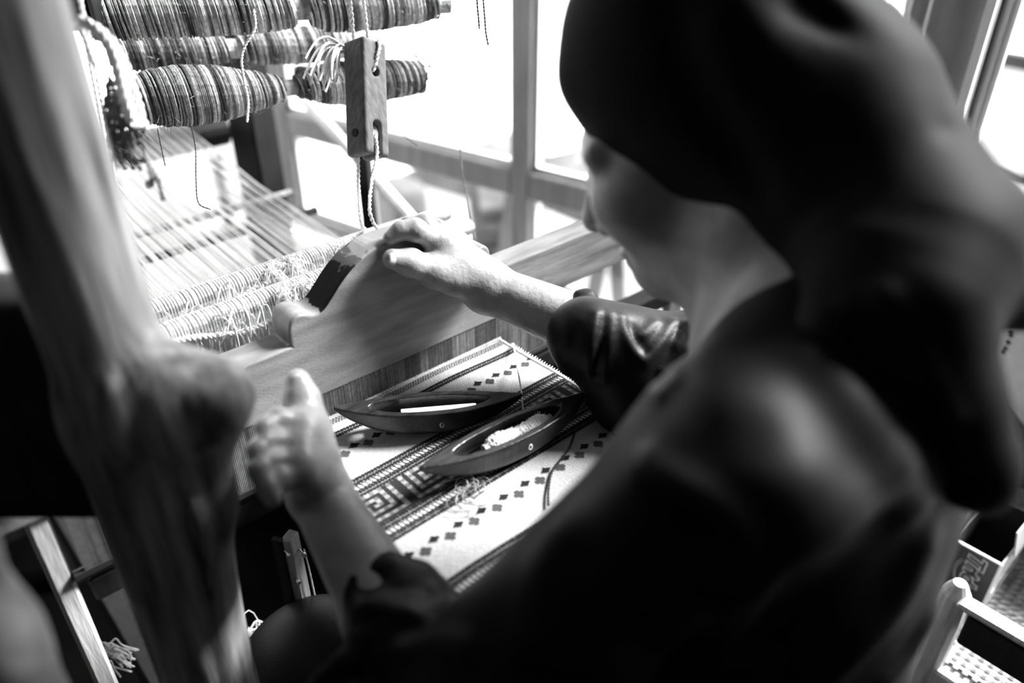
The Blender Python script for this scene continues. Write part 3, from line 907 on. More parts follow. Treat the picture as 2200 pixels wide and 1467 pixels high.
# ------------------------------------------------------------------ shuttles
def shuttle(p0, p1, label, full):
    p0, p1 = np.array(p0), np.array(p1)
    c = (p0 + p1) / 2; ax = (p1 - p0); L = np.linalg.norm(ax) / 2 ; ax /= np.linalg.norm(ax)
    sd = np.cross([0, 0, 1.0], ax); sd /= np.linalg.norm(sd); upv = np.cross(ax, sd)
    rot = np.stack([ax, sd, upv], 1)
    def fn(q):
        a = np.abs(q[:, 0]) / L
        w = .0185 * np.clip(1 - a ** 2.1, -.5, 1) + .0012
        zt_ = .0125 + .0035 * a ** 3
        zb = -.0150 + .0265 * a ** 2.6
        body = np.maximum.reduce([np.abs(q[:, 1]) - w, q[:, 2] - zt_, zb - q[:, 2], (a - 1) * L])
        mid = (zt_ + zb) / 2; hz = np.maximum((zt_ - zb) / 2, .001)
        rnd = (np.sqrt((np.abs(q[:, 1]) / np.maximum(w, .001)) ** 4 + (np.minimum(q[:, 2] - mid, (q[:, 2] - mid) * .55) / hz) ** 4) ** .5 - 1) * .010
        body = np.maximum(body, rnd)
        cl_ = .635 * L
        cav = (np.sqrt((q[:, 0] / cl_) ** 2 + (q[:, 1] / .0128) ** 2) - 1) * .0128
        cav = np.maximum(cav, -(q[:, 2] + .007))
        return np.maximum(body, -cav) * .7
    P = dict(t='fn', fn=fn, c=c, rot=rot, rad=L + .01, k=.001, op='u')
    r = thing('shuttle', c - np.array([0, 0, .015]), label, 'shuttle', 'weaving shuttles')
    blob('shuttle_body', [P], .0011, M['shuttle'], r, smooth=1)
    g = lambda a, b_, h: c + ax * a + sd * b_ + upv * h
    MB().tube([g(-.60 * L, -.001, .001), g(.60 * L, -.001, .003)], .0014, 8).build('spindle', M['pale_wood'], r)
    if not full:
        MB().lathe(g(-.30 * L, -.001, .002), g(.50 * L, -.001, .003), [(0, .0025), (0, .0047), (.97, .0047), (1, .0042), (1, .0025)], 16).build('pirn', M['white'], r)
    else:
        MB().lathe(g(-.30 * L, -.001, .002), g(.52 * L, -.001, .003), [(0, .003), (0, .0055), (1, .0055), (1, .003)], 14).build('pirn', M['mid_wood'], r)
        y_ = MB(); n = 46 * 14
        s = np.linspace(0, 1, n); th = s * 46 * 2 * math.pi
        R_ = .0072 + .0012 * np.sin(s * 9) + .0009 * RNG.normal(size=n) * .6
        R_ *= np.interp(s, [0, .08, .9, 1], [.7, 1, .95, .8])
        a_ = -.24 * L + s * .70 * L
        P_ = np.array([g(a, 0, .003) for a in a_]) + sd * (R_ * np.cos(th))[:, None] + upv * (R_ * np.sin(th))[:, None]
        y_.tube(P_, .0011, 5)
        for i in range(420):
            k = RNG.integers(0, n); dr = RNG.normal(size=3); dr /= np.linalg.norm(dr)
            y_.tube([P_[k], P_[k] + dr * .002, P_[k] + dr * .0032 + RNG.normal(size=3) * .0008], .00025, 3, False)
        y_.build('wound_yarn', M['yarn_white'], r)
    an = np.linspace(0, 2 * math.pi, 13)
    e0 = g(.12 * L, -.0195, -.001)
    MB().tube([e0 + ax * (.0018 * math.cos(t)) + upv * (.0028 * math.sin(t)) for t in an], .0007, 5).build('thread_eye', M['metal'] if not full else M['white'], r)
    return c, ax, sd, upv, L
s1 = shuttle(on_z(720, 902, CZ + .0205), on_z(1122, 872, CZ + .0205), 'dark wooden boat shuttle with a bare white pirn, nearer the beater', False)
s2 = shuttle(on_z(903, 1033, CZ + .0205), on_z(1259, 868, CZ + .0205), 'dark wooden boat shuttle with fuzzy white yarn wound on its pirn', True)
thread('yarn_end', [on_z(1236, 925, zt), on_z(1222, 965, zt), on_z(1188, 1010, zt), on_z(1179, 1050, zt), on_z(1178, 1085, zt)], .0013, 'dark_yarn', 'black cord lying on the cloth below the full shuttle', 'yarn')
thread('yarn_end', [on_z(1246, 866, CZ + .012), on_z(1250, 850, CZ + .02), on_z(1264, 842, CZ + .026), on_z(1258, 862, CZ + .018), on_z(1270, 876, zt + .003), on_z(1305, 884, zt), on_z(1335, 902, zt)], .0013, 'dark_yarn', 'black cord looping over the tip of the full shuttle', 'yarn')
t_ = MB(); c0 = on_z(1015, 1068, CZ + .004)
for i in range(16):
    a = RNG.uniform(0, 6.3); p = c0 + np.array([RNG.normal() * .006, RNG.normal() * .006, 0])
    t_.tube(catmull([p, p + np.array([math.cos(a) * .009, math.sin(a) * .009, .006]), p + np.array([math.cos(a + .9) * .018, math.sin(a + .9) * .016, .004]), p + np.array([math.cos(a + 1.6) * .016, math.sin(a + 1.6) * .02, .001])], 5), .0005, 4, False)
tag(t_.build('thread_tuft', M['grey_yarn']), 'small tangle of loose grey thread lying on the cloth', 'thread')

# ------------------------------------------------------------------ bobbins of wool on cane rods
def bobbin(a, b, prof, turns, tone, label, seed, lo=.05, rod=(.06, .06), r_rod=.012, turn_w=1.0):
    a, b = np.array(a), np.array(b); rn = np.random.default_rng(seed)
    prof = [(q, R * 1.14) for q, R in prof]
    r = thing('yarn_bobbin', (a + b) / 2, label, 'bobbin', 'wool bobbins on the rack')
    L = np.linalg.norm(b - a); ax = (b - a) / L
    MB().lathe(a - ax * rod[0] * L, b + ax * rod[1] * L, [(0, r_rod * .5), (0, r_rod), (1, r_rod), (1, r_rod * .5)], 16).build('cane_core', M['rod'], r)
    u = np.cross(ax, [0, 0, 1.0]); u /= np.linalg.norm(u); w = np.cross(ax, u)
    n = turns * 18; s = np.linspace(0, 1, n); th = s * turns * 2 * math.pi
    px, py = zip(*prof)
    R_ = np.interp(s, px, py)
    tn = np.repeat(rn.normal(size=turns), 18)
    R_ = R_ + .0005 * np.interp(s, np.linspace(0, 1, turns), rn.normal(size=turns)) 
    pitch = L / turns
    lean = .55 * pitch * np.interp(s, np.linspace(0, 1, turns), rn.normal(size=turns)) + .003 * np.sin(th)
    P = a + ax * (s * L + lean)[:, None] + u * (R_ * np.cos(th))[:, None] + w * (R_ * np.sin(th))[:, None]
    base = np.interp(s, np.linspace(0, 1, turns), np.where(rn.random(turns) < tone, rn.uniform(.55, 1.0, turns), rn.uniform(lo, .28, turns)))
    col = np.clip(base * (1 + .35 * np.interp(s, np.linspace(0, 1, turns * 4), rn.normal(size=turns * 4))), .03, 1.0)
    y = MB()
    y.lathe(a, b, [(q, R - pitch * .55) for q, R in prof], 18, .10)
    y.tube(P, pitch * .62 * turn_w, 5, True, col)
    f = MB()
    for i in range(160):
        k = rn.integers(0, n); dr = (P[k] - (a + ax * s[k] * L)); dr /= np.linalg.norm(dr) + 1e-9; dr = dr + rn.normal(size=3) * .5
        y.tube([P[k], P[k] + dr * .0035, P[k] + dr * .006 + rn.normal(size=3) * .0015], .00022, 3, False, .5)
    y.build('wound_wool', M['yarn'], r)
    return r
def axis(p0, t0, p1, t1):
    A, B = W(p0[0], p0[1], t0), W(p1[0], p1[1], t1)
    def at_px(x):                        # point of the rod at image column x
        lo_, hi_ = -1.0, 2.0
        for _ in range(40):
            m = (lo_ + hi_) / 2; Pm = A + (B - A) * m
            xx = 1100 + ((Pm - _C) @ _R) / ((Pm - _C) @ _FW) * 1711
            if xx < x: lo_ = m
            else: hi_ = m
        return A + (B - A) * m
    return at_px
ax1 = axis((170, 40), .84, (950, 8), .99)
bobbin(ax1(168), ax1(632), [(0, .016), (.08, .020), (.4, .0205), (.8, .020), (.96, .017), (1, .013)], 96, .62, 'top row bobbin of light streaky wool, left of the pulley cords', 31, rod=(.05, .06))
bobbin(ax1(664), ax1(938), [(0, .017), (.1, .0225), (.5, .023), (.8, .019), (1, .013)], 74, .55, 'top row bobbin of speckled wool behind the pulley cords', 32, rod=(.06, .10))
ax2 = axis((262, 117), .96, (740, 92), 1.08)
bobbin(ax2(262), ax2(486), [(0, .017), (.3, .0185), (.8, .017), (1, .013)], 66, .28, 'middle row bobbin of dark wool beside the white yarn hank', 33, rod=(.12, .07), lo=.02)
bobbin(ax2(518), ax2(745), [(0, .013), (.15, .0185), (.6, .020), (.9, .018), (1, .015)], 62, .42, 'middle row bobbin of mixed wool left of the pulley block', 34, rod=(.06, .25))
ax3 = axis((300, 214), .86, (905, 165), 1.03)
bobbin(ax3(288), ax3(608), [(0, .021), (.15, .0265), (.35, .0285), (.6, .025), (.85, .017), (1, .0115)], 92, .40, 'fat spindle shaped bobbin of grey wool in the lowest row', 35, rod=(.14, .10), r_rod=.0095)
bobbin(ax3(636), ax3(903), [(0, .0105), (.2, .019), (.35, .0225), (.6, .022), (.85, .019), (1, .017)], 74, .34, 'lowest row bobbin with knotted dark end, passing behind the pulley block', 36, rod=(.06, .03), r_rod=.0095, lo=.03)
# looped dark cord tied round the end of the lowest bobbin
def px_path(pts, t):
    return [W(x, y, t) for x, y in pts]
thread('knotted_cord', px_path([(868, 128), (880, 120), (905, 124), (918, 138), (935, 150), (960, 178), (966, 190), (958, 196), (945, 185), (938, 165), (925, 148), (912, 130), (906, 114), (897, 112), (894, 122), (905, 136), (918, 150), (916, 175), (905, 195), (890, 190), (880, 168)], .995), .0010, 'dark_yarn', 'dark looped cord knotted round the end of the lowest bobbin', 'cord')
tb = 1.83
def up_to_beam(p):
    return np.array([p[0], p[1], tb])
for pts, t, r, m, lab in (
        ([(545, 20), (548, 60), (528, 95), (519, 125), (524, 170), (533, 215), (531, 262)], .83, .0017, 'yarn_white', 'white string hanging over the bobbins left of the block'),
        ([(392, 205), (400, 240), (410, 270), (420, 320), (421, 380), (426, 435), (452, 450)], .845, .0006, 'dark_yarn', 'long thin thread end dangling below the fat bobbin'),
        ([(338, 276), (345, 310), (355, 356)], .85, .0006, 'dark_yarn', 'short thin thread end dangling left below the fat bobbin'),
        ([(900, 50), (903, 90), (905, 108)], .98, .0006, 'dark_yarn', 'thin thread hanging above the knotted cord'),
        ([(960, 8), (972, 36), (974, 97)], .98, .0009, 'dark_yarn', 'dark thread dangling from the right end of the top bobbin'),
        ([(1020, -60), (1026, 15), (1030, 62)], .88, .0012, 'dark_yarn', 'left one of the two dark cord ends hanging beside the mullion'),
        ([(1033, -60), (1040, 20), (1044, 70), (1049, 97)], .88, .0012, 'dark_yarn', 'right one of the two dark cord ends hanging beside the mullion'),
        ([(856, 210), (858, 250), (868, 290), (897, 313)], 1.0, .0006, 'dark_yarn', 'thin thread dangling right of the pulley block'),
        ([(988, 290), (992, 360), (1005, 440), (1020, 530)], 1.0, .0010, 'grey_yarn', 'thin grey thread hanging in front of the window rail')):
    thread('hanging_thread', px_path(pts, t), r, m, lab)

# ------------------------------------------------------------------ pulley block with its cords
pt = .87
pc = W(787, 215, pt); top_, bot_ = W(782, 92, pt), W(790, 338, pt)
pup = (top_ - bot_); PH = np.linalg.norm(pup) / 2; pup /= PH * 2
vw = pc - _C; vw[2] = 0; vw /= np.linalg.norm(vw)
fr = -vw * math.cos(.66) + np.array([-vw[1], vw[0], 0]) * -math.sin(.66)      # front face turned to the window
fr = fr - pup * (fr @ pup); fr /= np.linalg.norm(fr); sd_ = np.cross(pup, fr)
PR = np.stack([sd_, fr, pup], 1)
g = lambda a, b_, h: pc + sd_ * a + fr * b_ + pup * h
pul = thing('pulley_block', bot_, 'wooden pulley block hanging on white cords above the heddles', 'pulley')
prims = [rbox(pc, (.0172, .0165, PH), .004, .001, 'u', PR),
         cap(g(0, -.03, PH * .44), g(0, .03, PH * .44), .0052, k=.0015, op='s')]
prims += [rbox(g(.0, 0, -PH * .82), (.0058, .03, PH * .42), .0055, .0015, 's', PR)]
blob('block', prims, .0011, M['block_wood'], pul, smooth=1)
MB().lathe(g(-.0185, 0, -PH * .62), g(.0185, 0, -PH * .62), [(0, .002), (0, .0045), (1, .0045), (1, .002)], 14).build('axle', M['dark_wood'], pul)
MB().lathe(g(-.0045, 0, -PH * .62), g(.0045, 0, -PH * .62), [(0, .006), (0, .0125), (.5, .009), (1, .0125), (1, .006)], 20).build('sheave', M['pale_wood'], pul)
def cord(pts, r, label, m='yarn_white', pitch=.011):
    return thread('cord', pts, r, m, label, 'cord', True, pitch)
cord([up_to_beam(W(782, -40, pt)), W(783, 20, pt - .01), g(.004, .018, PH * .98), g(.001, .0185, PH * .7), g(0, .012, PH * .45)], .0023, 'white suspension cord entering the front hole of the pulley block')
cord([up_to_beam(W(752, -40, pt)), W(756, 40, pt - .01), g(-.010, -.010, PH * 1.0), g(-.002, -.0185, PH * .7), g(0, -.012, PH * .45)], .0023, 'white suspension cord going behind the pulley block top')
cord([g(0, .0125, -PH * .62), g(.001, .013, -PH * 1.0), W(797, 400, pt - .02), W(798, 470, pt - .03), np.array([.445, .70, .946])], .0022, 'white cord from the pulley down to the front heddle shaft')
cord([g(0, -.0125, -PH * .62), g(-.003, -.013, -PH * 1.05), W(771, 420, pt + .01), W(776, 480, pt + .01), np.array([.445, .752, .946])], .0022, 'white cord from the pulley down to the rear heddle shaft')
# rag tied to the block's upper corner
rg = [W(738, 102, .868), W(722, 97, .865), W(708, 112, .862), W(700, 142, .86), W(697, 168, .86)]
t_ = MB()
for i in range(26):
    j = RNG.normal(size=3) * .0022
    P_ = np.array([p + j * (1 + .9 * k) for k, p in enumerate(rg)]); P_[-1] += RNG.normal(size=3) * .003
    t_.tube(resample(P_, .006), .0014, 4, False)
tag(t_.build('rag_strip', M['yarn_white']), 'white rag strip knotted to the upper corner of the pulley block', 'rag')
# cords on the left, and the hank of yarn
cord([W(172, -60, .66), W(176, 40, .66), W(190, 120, .67), W(226, 300, .70), W(262, 520, .72), W(300, 660, .735), np.array([.175, .70, .945])], .0013, 'thin white cord down to the left end of the front shaft')
cord([W(168, -60, .68), W(186, 60, .68), W(236, 310, .72), W(280, 560, .75), W(312, 640, .785)], .0013, 'thin white cord down to the left end of the rear shaft')
cord([np.array([W(172, -60, .64)[0], W(172, -60, .64)[1], 1.83]), W(171, 0, .64), W(172, 58, .64)], .0022, 'white cord from which the yarn hank hangs')
hk = thing('yarn_hank', W(175, 50, .64), 'thick white yarn hank with dark looped ends hanging left of the bobbins', 'yarn')
t_ = MB()
core = [(172, 45), (205, 60), (238, 95), (262, 150), (280, 220), (300, 280)]
for i in range(34):
    a = RNG.uniform(0, 6.3); q = RNG.uniform(.2, 1)
    off = np.array([math.cos(a), math.sin(a)]) * q
    e = RNG.uniform(.72, 1.08)
    P_ = [W(x + off[0] * (6 + 14 * min(1, k * .35)) + (k > 3) * off[0] * 5, y + off[1] * 8, .63 + off[1] * .012) for k, (x, y) in enumerate(core)]
    P_ = resample(P_, .008); P_ = P_[:max(4, int(len(P_) * e))]
    t_.rope(P_, .0026, .016, 2, 5)
t_.build('white_strands', M['yarn_white'], hk)
t_ = MB()
for k in range(16):
    x0 = 236 + RNG.uniform(-12, 40); y0 = RNG.uniform(150, 240)
    P_ = [W(x0, y0, .64), W(x0 + 14 + RNG.uniform(-14, 10), y0 + 45, .635), W(x0 + 22 + RNG.uniform(-26, 14), y0 + 95, .632), W(x0 + 34 + RNG.uniform(-18, 18), y0 + 140, .63)]
    t_.rope(P_, .0019, .012, 2, 5)
t_.rope(px_path([(262, 250), (270, 290), (285, 330), (300, 345), (312, 338), (308, 315), (296, 295), (285, 270)], .63), .0018, .010, 2, 5)
t_.rope(px_path([(312, 335), (322, 365), (328, 392), (318, 402), (316, 392), (326, 388), (340, 382), (345, 405), (352, 430)], .63), .0018, .010, 2, 5)
t_.rope(px_path([(318, 345), (332, 372), (344, 400), (350, 428)], .632), .0018, .010, 2, 5)
t_.build('dark_strands', M['grey_yarn'], hk)
t_ = MB()
for k in range(10):
    P_ = [W(172, 48, .63), W(152 - 2 * k, 62, .625), W(146 - k, 85 + 2 * k, .62), W(155 - k * .5, 105, .625)]
    t_.tube(resample(P_, .006), .0013, 4, False)
t_.build('knot_tail', M['yarn_white'], hk)
# pale rod leaning behind the block
o = MB().tube([W(655, 215, 1.62), W(740, 310, 1.5), W(893, 482, 1.3)], .0115, 10).build('leaning_rod', M['pale_wood']); tag(o, 'pale rod leaning diagonally behind the pulley block', 'rod')
o = MB().tube([W(640, 158, 1.7), W(765, 172, 1.66)], .02, 10).build('dark_rail', M['dark_wood']); tag(o, 'short dark rail seen between the bobbins by the window corner', 'rail')
# ------------------------------------------------------------------ beside the weaver: chair, boxes, bag, linen, board
ch = thing('cane_chair', (1.0, .0, 0), 'wooden chair with cane seat and dark arm board beside the weaver', 'chair')
for i, (x, y, h) in enumerate(((.835, .128, .580), (1.165, .24, .580), (.835, -.30, .95), (1.165, -.30, .95))):
    MB().lathe((x, y, 0), (x, y, h), [(0, .012), (0, .017), (.9, .019), (.97, .017), (1, .008)], 14).build('leg', M['pale_wood'], ch)
MB().box((.822, -.105, .537), (.022, .42, .050), bev=.003).build('arm_board', M['dark_wood'], ch)
MB().box((.824, -.10, .5655), (.026, .44, .008), bev=.003).build('arm_top', M['mid_wood'], ch)
MB().box((1.165, -.05, .540), (.022, .44, .050), bev=.003).build('arm_board', M['dark_wood'], ch)
for c, s in (((.835, -.04, .425), (.026, .52, .03)), ((1.165, -.03, .425), (.026, .52, .03)), ((1.0, .235, .425), (.33, .03, .03)), ((1.0, -.29, .425), (.33, .026, .03))):
    MB().box(c, s, bev=.003).build('seat_rail', M['pale_wood'], ch)
s_ = MB()
for i in range(27):
    x = .848 + i * .0118
    s_.box((x, -.02, .4435), (.0062, .53, .0018)); s_.box((x + .004, -.02, .4455), (.0012, .53, .0016))
for j in range(44):
    y = -.28 + j * .0118
    s_.box((1.0, y, .4445), (.32, .0062, .0018))
for j in range(23):
    for sg in (-1, 1):
        a = .85 + j * .013
        s_.tube([(a, -.28 if sg > 0 else .16, .4465), (min(1.16, a + .40), -.28 + min(.44, (1.16 - a)) if sg > 0 else .16 - min(.44, 1.16 - a), .4465)], .0015, 4, False)
o = s_.build('cane_seat', M['cane'], ch); o['kind'] = 'stuff'
for z in (.62, .76, .90):
    MB().box((1.0, -.30, z), (.31, .018, .05), bev=.003).build('back_slat', M['pale_wood'], ch)

def text(body, size, loc, xdir, ydir, m, parent, bold=.0, shear=.22, ext=.0002):
    c = bpy.data.curves.new('lettering', 'FONT'); c.body = body; c.size = size; c.extrude = ext; c.offset = bold; c.shear = shear
    c.align_x = 'CENTER'; c.align_y = 'CENTER'; c.resolution_u = 3
    t = bpy.data.objects.new('lettering_tmp', c); COL.objects.link(t)
    xd = Vector(xdir).normalized(); yd = Vector(ydir).normalized(); zd = xd.cross(yd)
    t.matrix_world = Matrix.Translation(Vector(loc)) @ Matrix((xd, yd, zd)).transposed().to_4x4()
    bpy.context.view_layer.update()
    me = bpy.data.meshes.new_from_object(t.evaluated_get(bpy.context.evaluated_depsgraph_get()))
    me.transform(t.matrix_world)
    bpy.data.objects.remove(t)
    o = bpy.data.objects.new('lettering', me); COL.objects.link(o)
    me.materials.clear(); me.materials.append(M[m])
    o.parent = parent; o.matrix_parent_inverse = Matrix.Translation(-Vector(parent.location)); return o
bx = thing('display_box', (1.0, .13, .448), 'open dark card box with slanted brand lettering standing on the cane seat', 'box')
BX0, BX1, BY0, BY1, BZ0, BZ1 = .949, 1.075, .112, .172, .449, .541
def wallp(name, c, s, m):
    return MB().box(c, s).build(name, M[m], bx)
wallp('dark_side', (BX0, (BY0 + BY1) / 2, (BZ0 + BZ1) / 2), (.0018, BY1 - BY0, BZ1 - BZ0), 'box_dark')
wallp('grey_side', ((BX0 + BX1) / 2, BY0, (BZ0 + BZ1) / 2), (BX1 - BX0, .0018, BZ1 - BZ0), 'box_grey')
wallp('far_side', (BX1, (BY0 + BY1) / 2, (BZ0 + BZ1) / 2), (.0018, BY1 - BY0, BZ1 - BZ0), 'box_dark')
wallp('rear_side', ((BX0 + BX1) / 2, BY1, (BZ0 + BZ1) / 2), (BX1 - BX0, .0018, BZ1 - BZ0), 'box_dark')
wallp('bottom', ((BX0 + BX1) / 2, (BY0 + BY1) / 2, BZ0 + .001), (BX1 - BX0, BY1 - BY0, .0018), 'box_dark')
MB().box((BX0 + .08, BY0 - .001, BZ1 + .018), (BX1 - BX0 - .02, .0018, .036), rot=np.array(Matrix.Rotation(-.2, 3, 'X'))).build('flap', M['box_grey'], bx)
MB().box((BX0 - .001, (BY0 + BY1) / 2, BZ1), (.003, BY1 - BY0, .002)).build('torn_edge', M['white'], bx)
MB().box((BX0, BY0, (BZ0 + BZ1) / 2), (.003, .003, BZ1 - BZ0)).build('torn_edge', M['white'], bx)
MB().prism([(0, 0), (.12, .03), (.12, .062), (0, .030)], (BX0 + .004, BY0 - .0022, BZ0 + .006), (1, 0, 0), (0, 0, 1), (0, .0012, 0)).build('pale_stripe', M['box_light'], bx)
# lettering runs down the dark side: its own grey halo behind, then the black letters
yc, zc = (BY0 + BY1) / 2 - .003, (BZ0 + BZ1) / 2
text('Trident', .029, (BX0 - .0014, yc, zc - .002), (0, .0, -1), (0, -1, 0), 'ink_grey', bx, .0024, .25)
text('Trident', .029, (BX0 - .0022, yc, zc - .002), (0, .0, -1), (0, -1, 0), 'ink_black', bx, .0003, .25)
an = np.linspace(-.9, .75, 9)
MB().tube([(BX0 - .0012, yc + .013 + .007 * math.cos(a * 1.6), zc + .003 - .026 * math.sin(a)) for a in an], .0022, 5).build('emblem_arc', M['ink_grey'], bx)
MB().tube([(BX0 - .0028, yc + .013 + .007 * math.cos(a * 1.6), zc + .003 - .026 * math.sin(a)) for a in an], .0011, 5).build('emblem_arc', M['ink_black'], bx)
text('Trident', .030, (BX0 + .066, BY0 - .0030, zc + .002), (-1, 0, -.25), (.25, 0, -1), 'ink_black', bx, .0003, .2)
o = MB().box((1.105, .03, .486), (.08, .10, .075), rz=.1, bev=.001).build('card_carton', M['box_light']); tag(o, 'pale card carton at the picture edge right of the lettered box', 'box')
# crumpled white bag behind the box
b0 = np.array([1.055, .222, .452])
prims = [ell(b0 + np.array([0, 0, .045]), (.075, .040, .045), .02), ell(b0 + np.array([-.05, .0, .07]), (.035, .03, .05), .02), cap(b0 + np.array([.045, -.01, .07]), b0 + np.array([.075, -.015, .115]), .026, .022, .02), ell(b0 + np.array([.085, -.018, .122]), (.030, .02, .02), .012)]
rd_ = [(np.array([b0 + np.array([RNG.uniform(-.09, .1), RNG.uniform(-.05, .05), RNG.uniform(0, .13)]) for _ in range(3)]), .010, RNG.choice([-.006, .006])) for _ in range(16)]
tag(blob('plastic_bag', prims, .004, M['bag'], ridges=rd_), 'crumpled knotted white plastic bag on the seat behind the box', 'bag')
# embroidered white linen hanging below the right window
def sheet(name, P00, P10, P01, P11, nu, nv, amp, m, th=.002):
    V, Fc = [], []
    P00, P10, P01, P11 = map(np.array, (P00, P10, P01, P11))
    nrm = np.cross(P10 - P00, P01 - P00); nrm /= np.linalg.norm(nrm)
    for j in range(nv + 1):
        for i in range(nu + 1):
            u, v = i / nu, j / nv
            p = (P00 * (1 - u) + P10 * u) * (1 - v) + (P01 * (1 - u) + P11 * u) * v
            V.append(p + nrm * amp * (math.sin(u * 17 + v * 2.5) * .6 + math.sin(u * 7 - v * 5)))
    for j in range(nv):
        for i in range(nu):
            a = j * (nu + 1) + i
            Fc.append((a, a + 1, a + nu + 2, a + nu + 1))
    o = mesh_object(name, V, Fc, M[m], None, True)
    md = o.modifiers.new('thickness', 'SOLIDIFY'); md.thickness = th
    return o, np.array(V)
ln = thing('linen_curtain', wp(.20, -.06, .44), 'white embroidered linen half curtain across the lower right window', 'curtain')
A, B_ = wp(.415, -.055, .432), wp(-.15, -.055, .432)
o, Vs = sheet('linen_sheet', A, B_, A + np.array([0, 0, .33]), B_ + np.array([0, 0, .33]), 40, 24, .006, 'linen')
o.parent = ln; o.matrix_parent_inverse = Matrix.Translation(-Vector(ln.location))
t_ = MB()
for (px, py) in ((2118, 690), (2115, 700), (2122, 715), (2119, 724), (2128, 683), (2170, 735), (2164, 748), (2176, 720), (2158, 756), (2176, 712), (2110, 735)):
    q = ray(px, py); tt = ((WO - WN * .062 - _C) @ WN) / (q @ WN); p = _C + q * tt - WN * .006
    t_.tube([p, p + WD * .005 + np.array([0, 0, .004])], .0032, 6)
t_.build('embroidery', M['stitch'], ln)['kind'] = 'stuff'
MB().tube([A + np.array([0, 0, .33]) + WD * .012, B_ + np.array([0, 0, .33]) - WD * .06], .008, 8).build('rail', M['pale_wood'], ln)
p0, p1 = W(2127, 955, 1.245), W(2198, 675, 1.29)
e_ = np.array([.62, -.70, 0]); e_ /= np.linalg.norm(e_)
p0b = p0 + (p0 - p1) / (p1[2] - p0[2]) * (p0[2] - .002); p0 = p0b
V = [p0, p0 + e_ * .26, p1 + e_ * .26, p1]; th = np.array([.012, .012, 0])
o = MB().add(V + [v + th for v in V], [(0, 1, 2, 3), (7, 6, 5, 4), (0, 4, 5, 1), (1, 5, 6, 2), (2, 6, 7, 3), (3, 7, 4, 0)]).build('leaning_board', M['grey_wood'])
tag(o, 'smooth grey board leaning upright beside the embroidered linen', 'board')

# ------------------------------------------------------------------ under the loom
o = MB().lathe((.05, .60, .50), (.62, .60, .50), [(0, .03), (0, .042), (.12, .042), (.13, .06), (.9, .06), (.91, .042), (1, .042), (1, .03)], 24).build('cloth_beam', M['dark_wood'], loom)
o = MB().tube([(.06, .60, .50), (.06, .60, .36), (.06, .64, .02)], .014, 8).build('beam_stay', M['dark_wood'], loom)
pg = thing('peg_board', W(640, 1330, .86), 'narrow upright wooden peg board with small nails under the cloth', 'board')
a, b = W(622, 1150, .84), W(650, 1460, .99)
b = np.array([a[0], a[1], .40])
MB().box((a[0], a[1], (a[2] + b[2]) / 2), (.017, .012, a[2] - b[2]), rz=.5, bev=.001).build('slat', M['mid_wood'], pg)
MB().box((a[0] - .012, a[1] + .004, (a[2] + b[2]) / 2), (.006, .012, a[2] - b[2]), rz=.5).build('dark_slat', M['dark_wood'], pg)
for dz, dx in ((.022, .006), (.055, -.006), (.012, -.010)):
    MB().lathe((a[0] + dx, a[1] - .016, a[2] - dz), (a[0] + dx, a[1] - .004, a[2] - dz), [(0, .001), (0, .0026), (.3, .0026), (.35, .001), (1, .001)], 8).build('nail', M['metal'], pg)
MB().rope([(a[0] + .009, a[1] - .009, a[2] - .02), (a[0] + .010, a[1] - .010, a[2] - .06), (a[0] + .011, a[1] - .010, a[2] - .15)], .0011, .006, 2, 5).build('cord', M['yarn_white'], pg)
f0 = W(545, 1388, .93)
t_ = MB()
for i in range(26):
    R_ = RNG.uniform(.010, .026); c = f0 + RNG.normal(size=3) * .006; ph = RNG.uniform(0, 6.3); n_ = RNG.normal(size=3); n_ /= np.linalg.norm(n_)
    u_ = np.cross(n_, [.3, .2, 1]); u_ /= np.linalg.norm(u_); v_ = np.cross(n_, u_)
    t_.tube([c + (u_ * math.cos(t + ph) + v_ * math.sin(t + ph)) * R_ * (1 + .2 * math.sin(3 * t)) for t in np.linspace(0, RNG.uniform(2.5, 5), 12)], RNG.uniform(.0006, .0016), 5)
tag(t_.build('thread_snarl', M['yarn_white']), 'snarl of pale thread resting on the dark roll under the loom', 'thread')
t_ = MB(); c = W(225, 1395, .93)
for i in range(24):
    p = c + np.array([RNG.normal() * .006, RNG.normal() * .006, RNG.normal() * .006])
    t_.tube(catmull([p, p + np.array([.006, -.004, .006]), p + np.array([.014 + RNG.normal() * .004, -.006, -.008]), p + np.array([.02 + RNG.normal() * .006, -.004 + RNG.normal() * .004, -.03])], 4), .0011, 4, False)
tag(t_.build('yarn_tassel', M['yarn_white']), 'pale yarn tassel hanging low beside the pale swing arm', 'yarn')
# hanging rag close to the camera, lower left corner
prims = [ell(W(20, 1420, .40), (.018, .02, .03), .02), cap(W(-10, 1330, .40), W(90, 1540, .46), .011, .016, .02), cap(W(-40, 1360, .4), W(40, 1560, .45), .012, .014, .02), cap(W(40, 1350, .41), W(130, 1560, .46), .005, .009, .015), cap(W(-10, 1330, .40), W(-30, 1150, .39), .009, .006, .02)]
tag(blob('twisted_rag', prims, .003, M['rag']), 'blurred twist of grey rag close to the camera at lower left', 'rag')
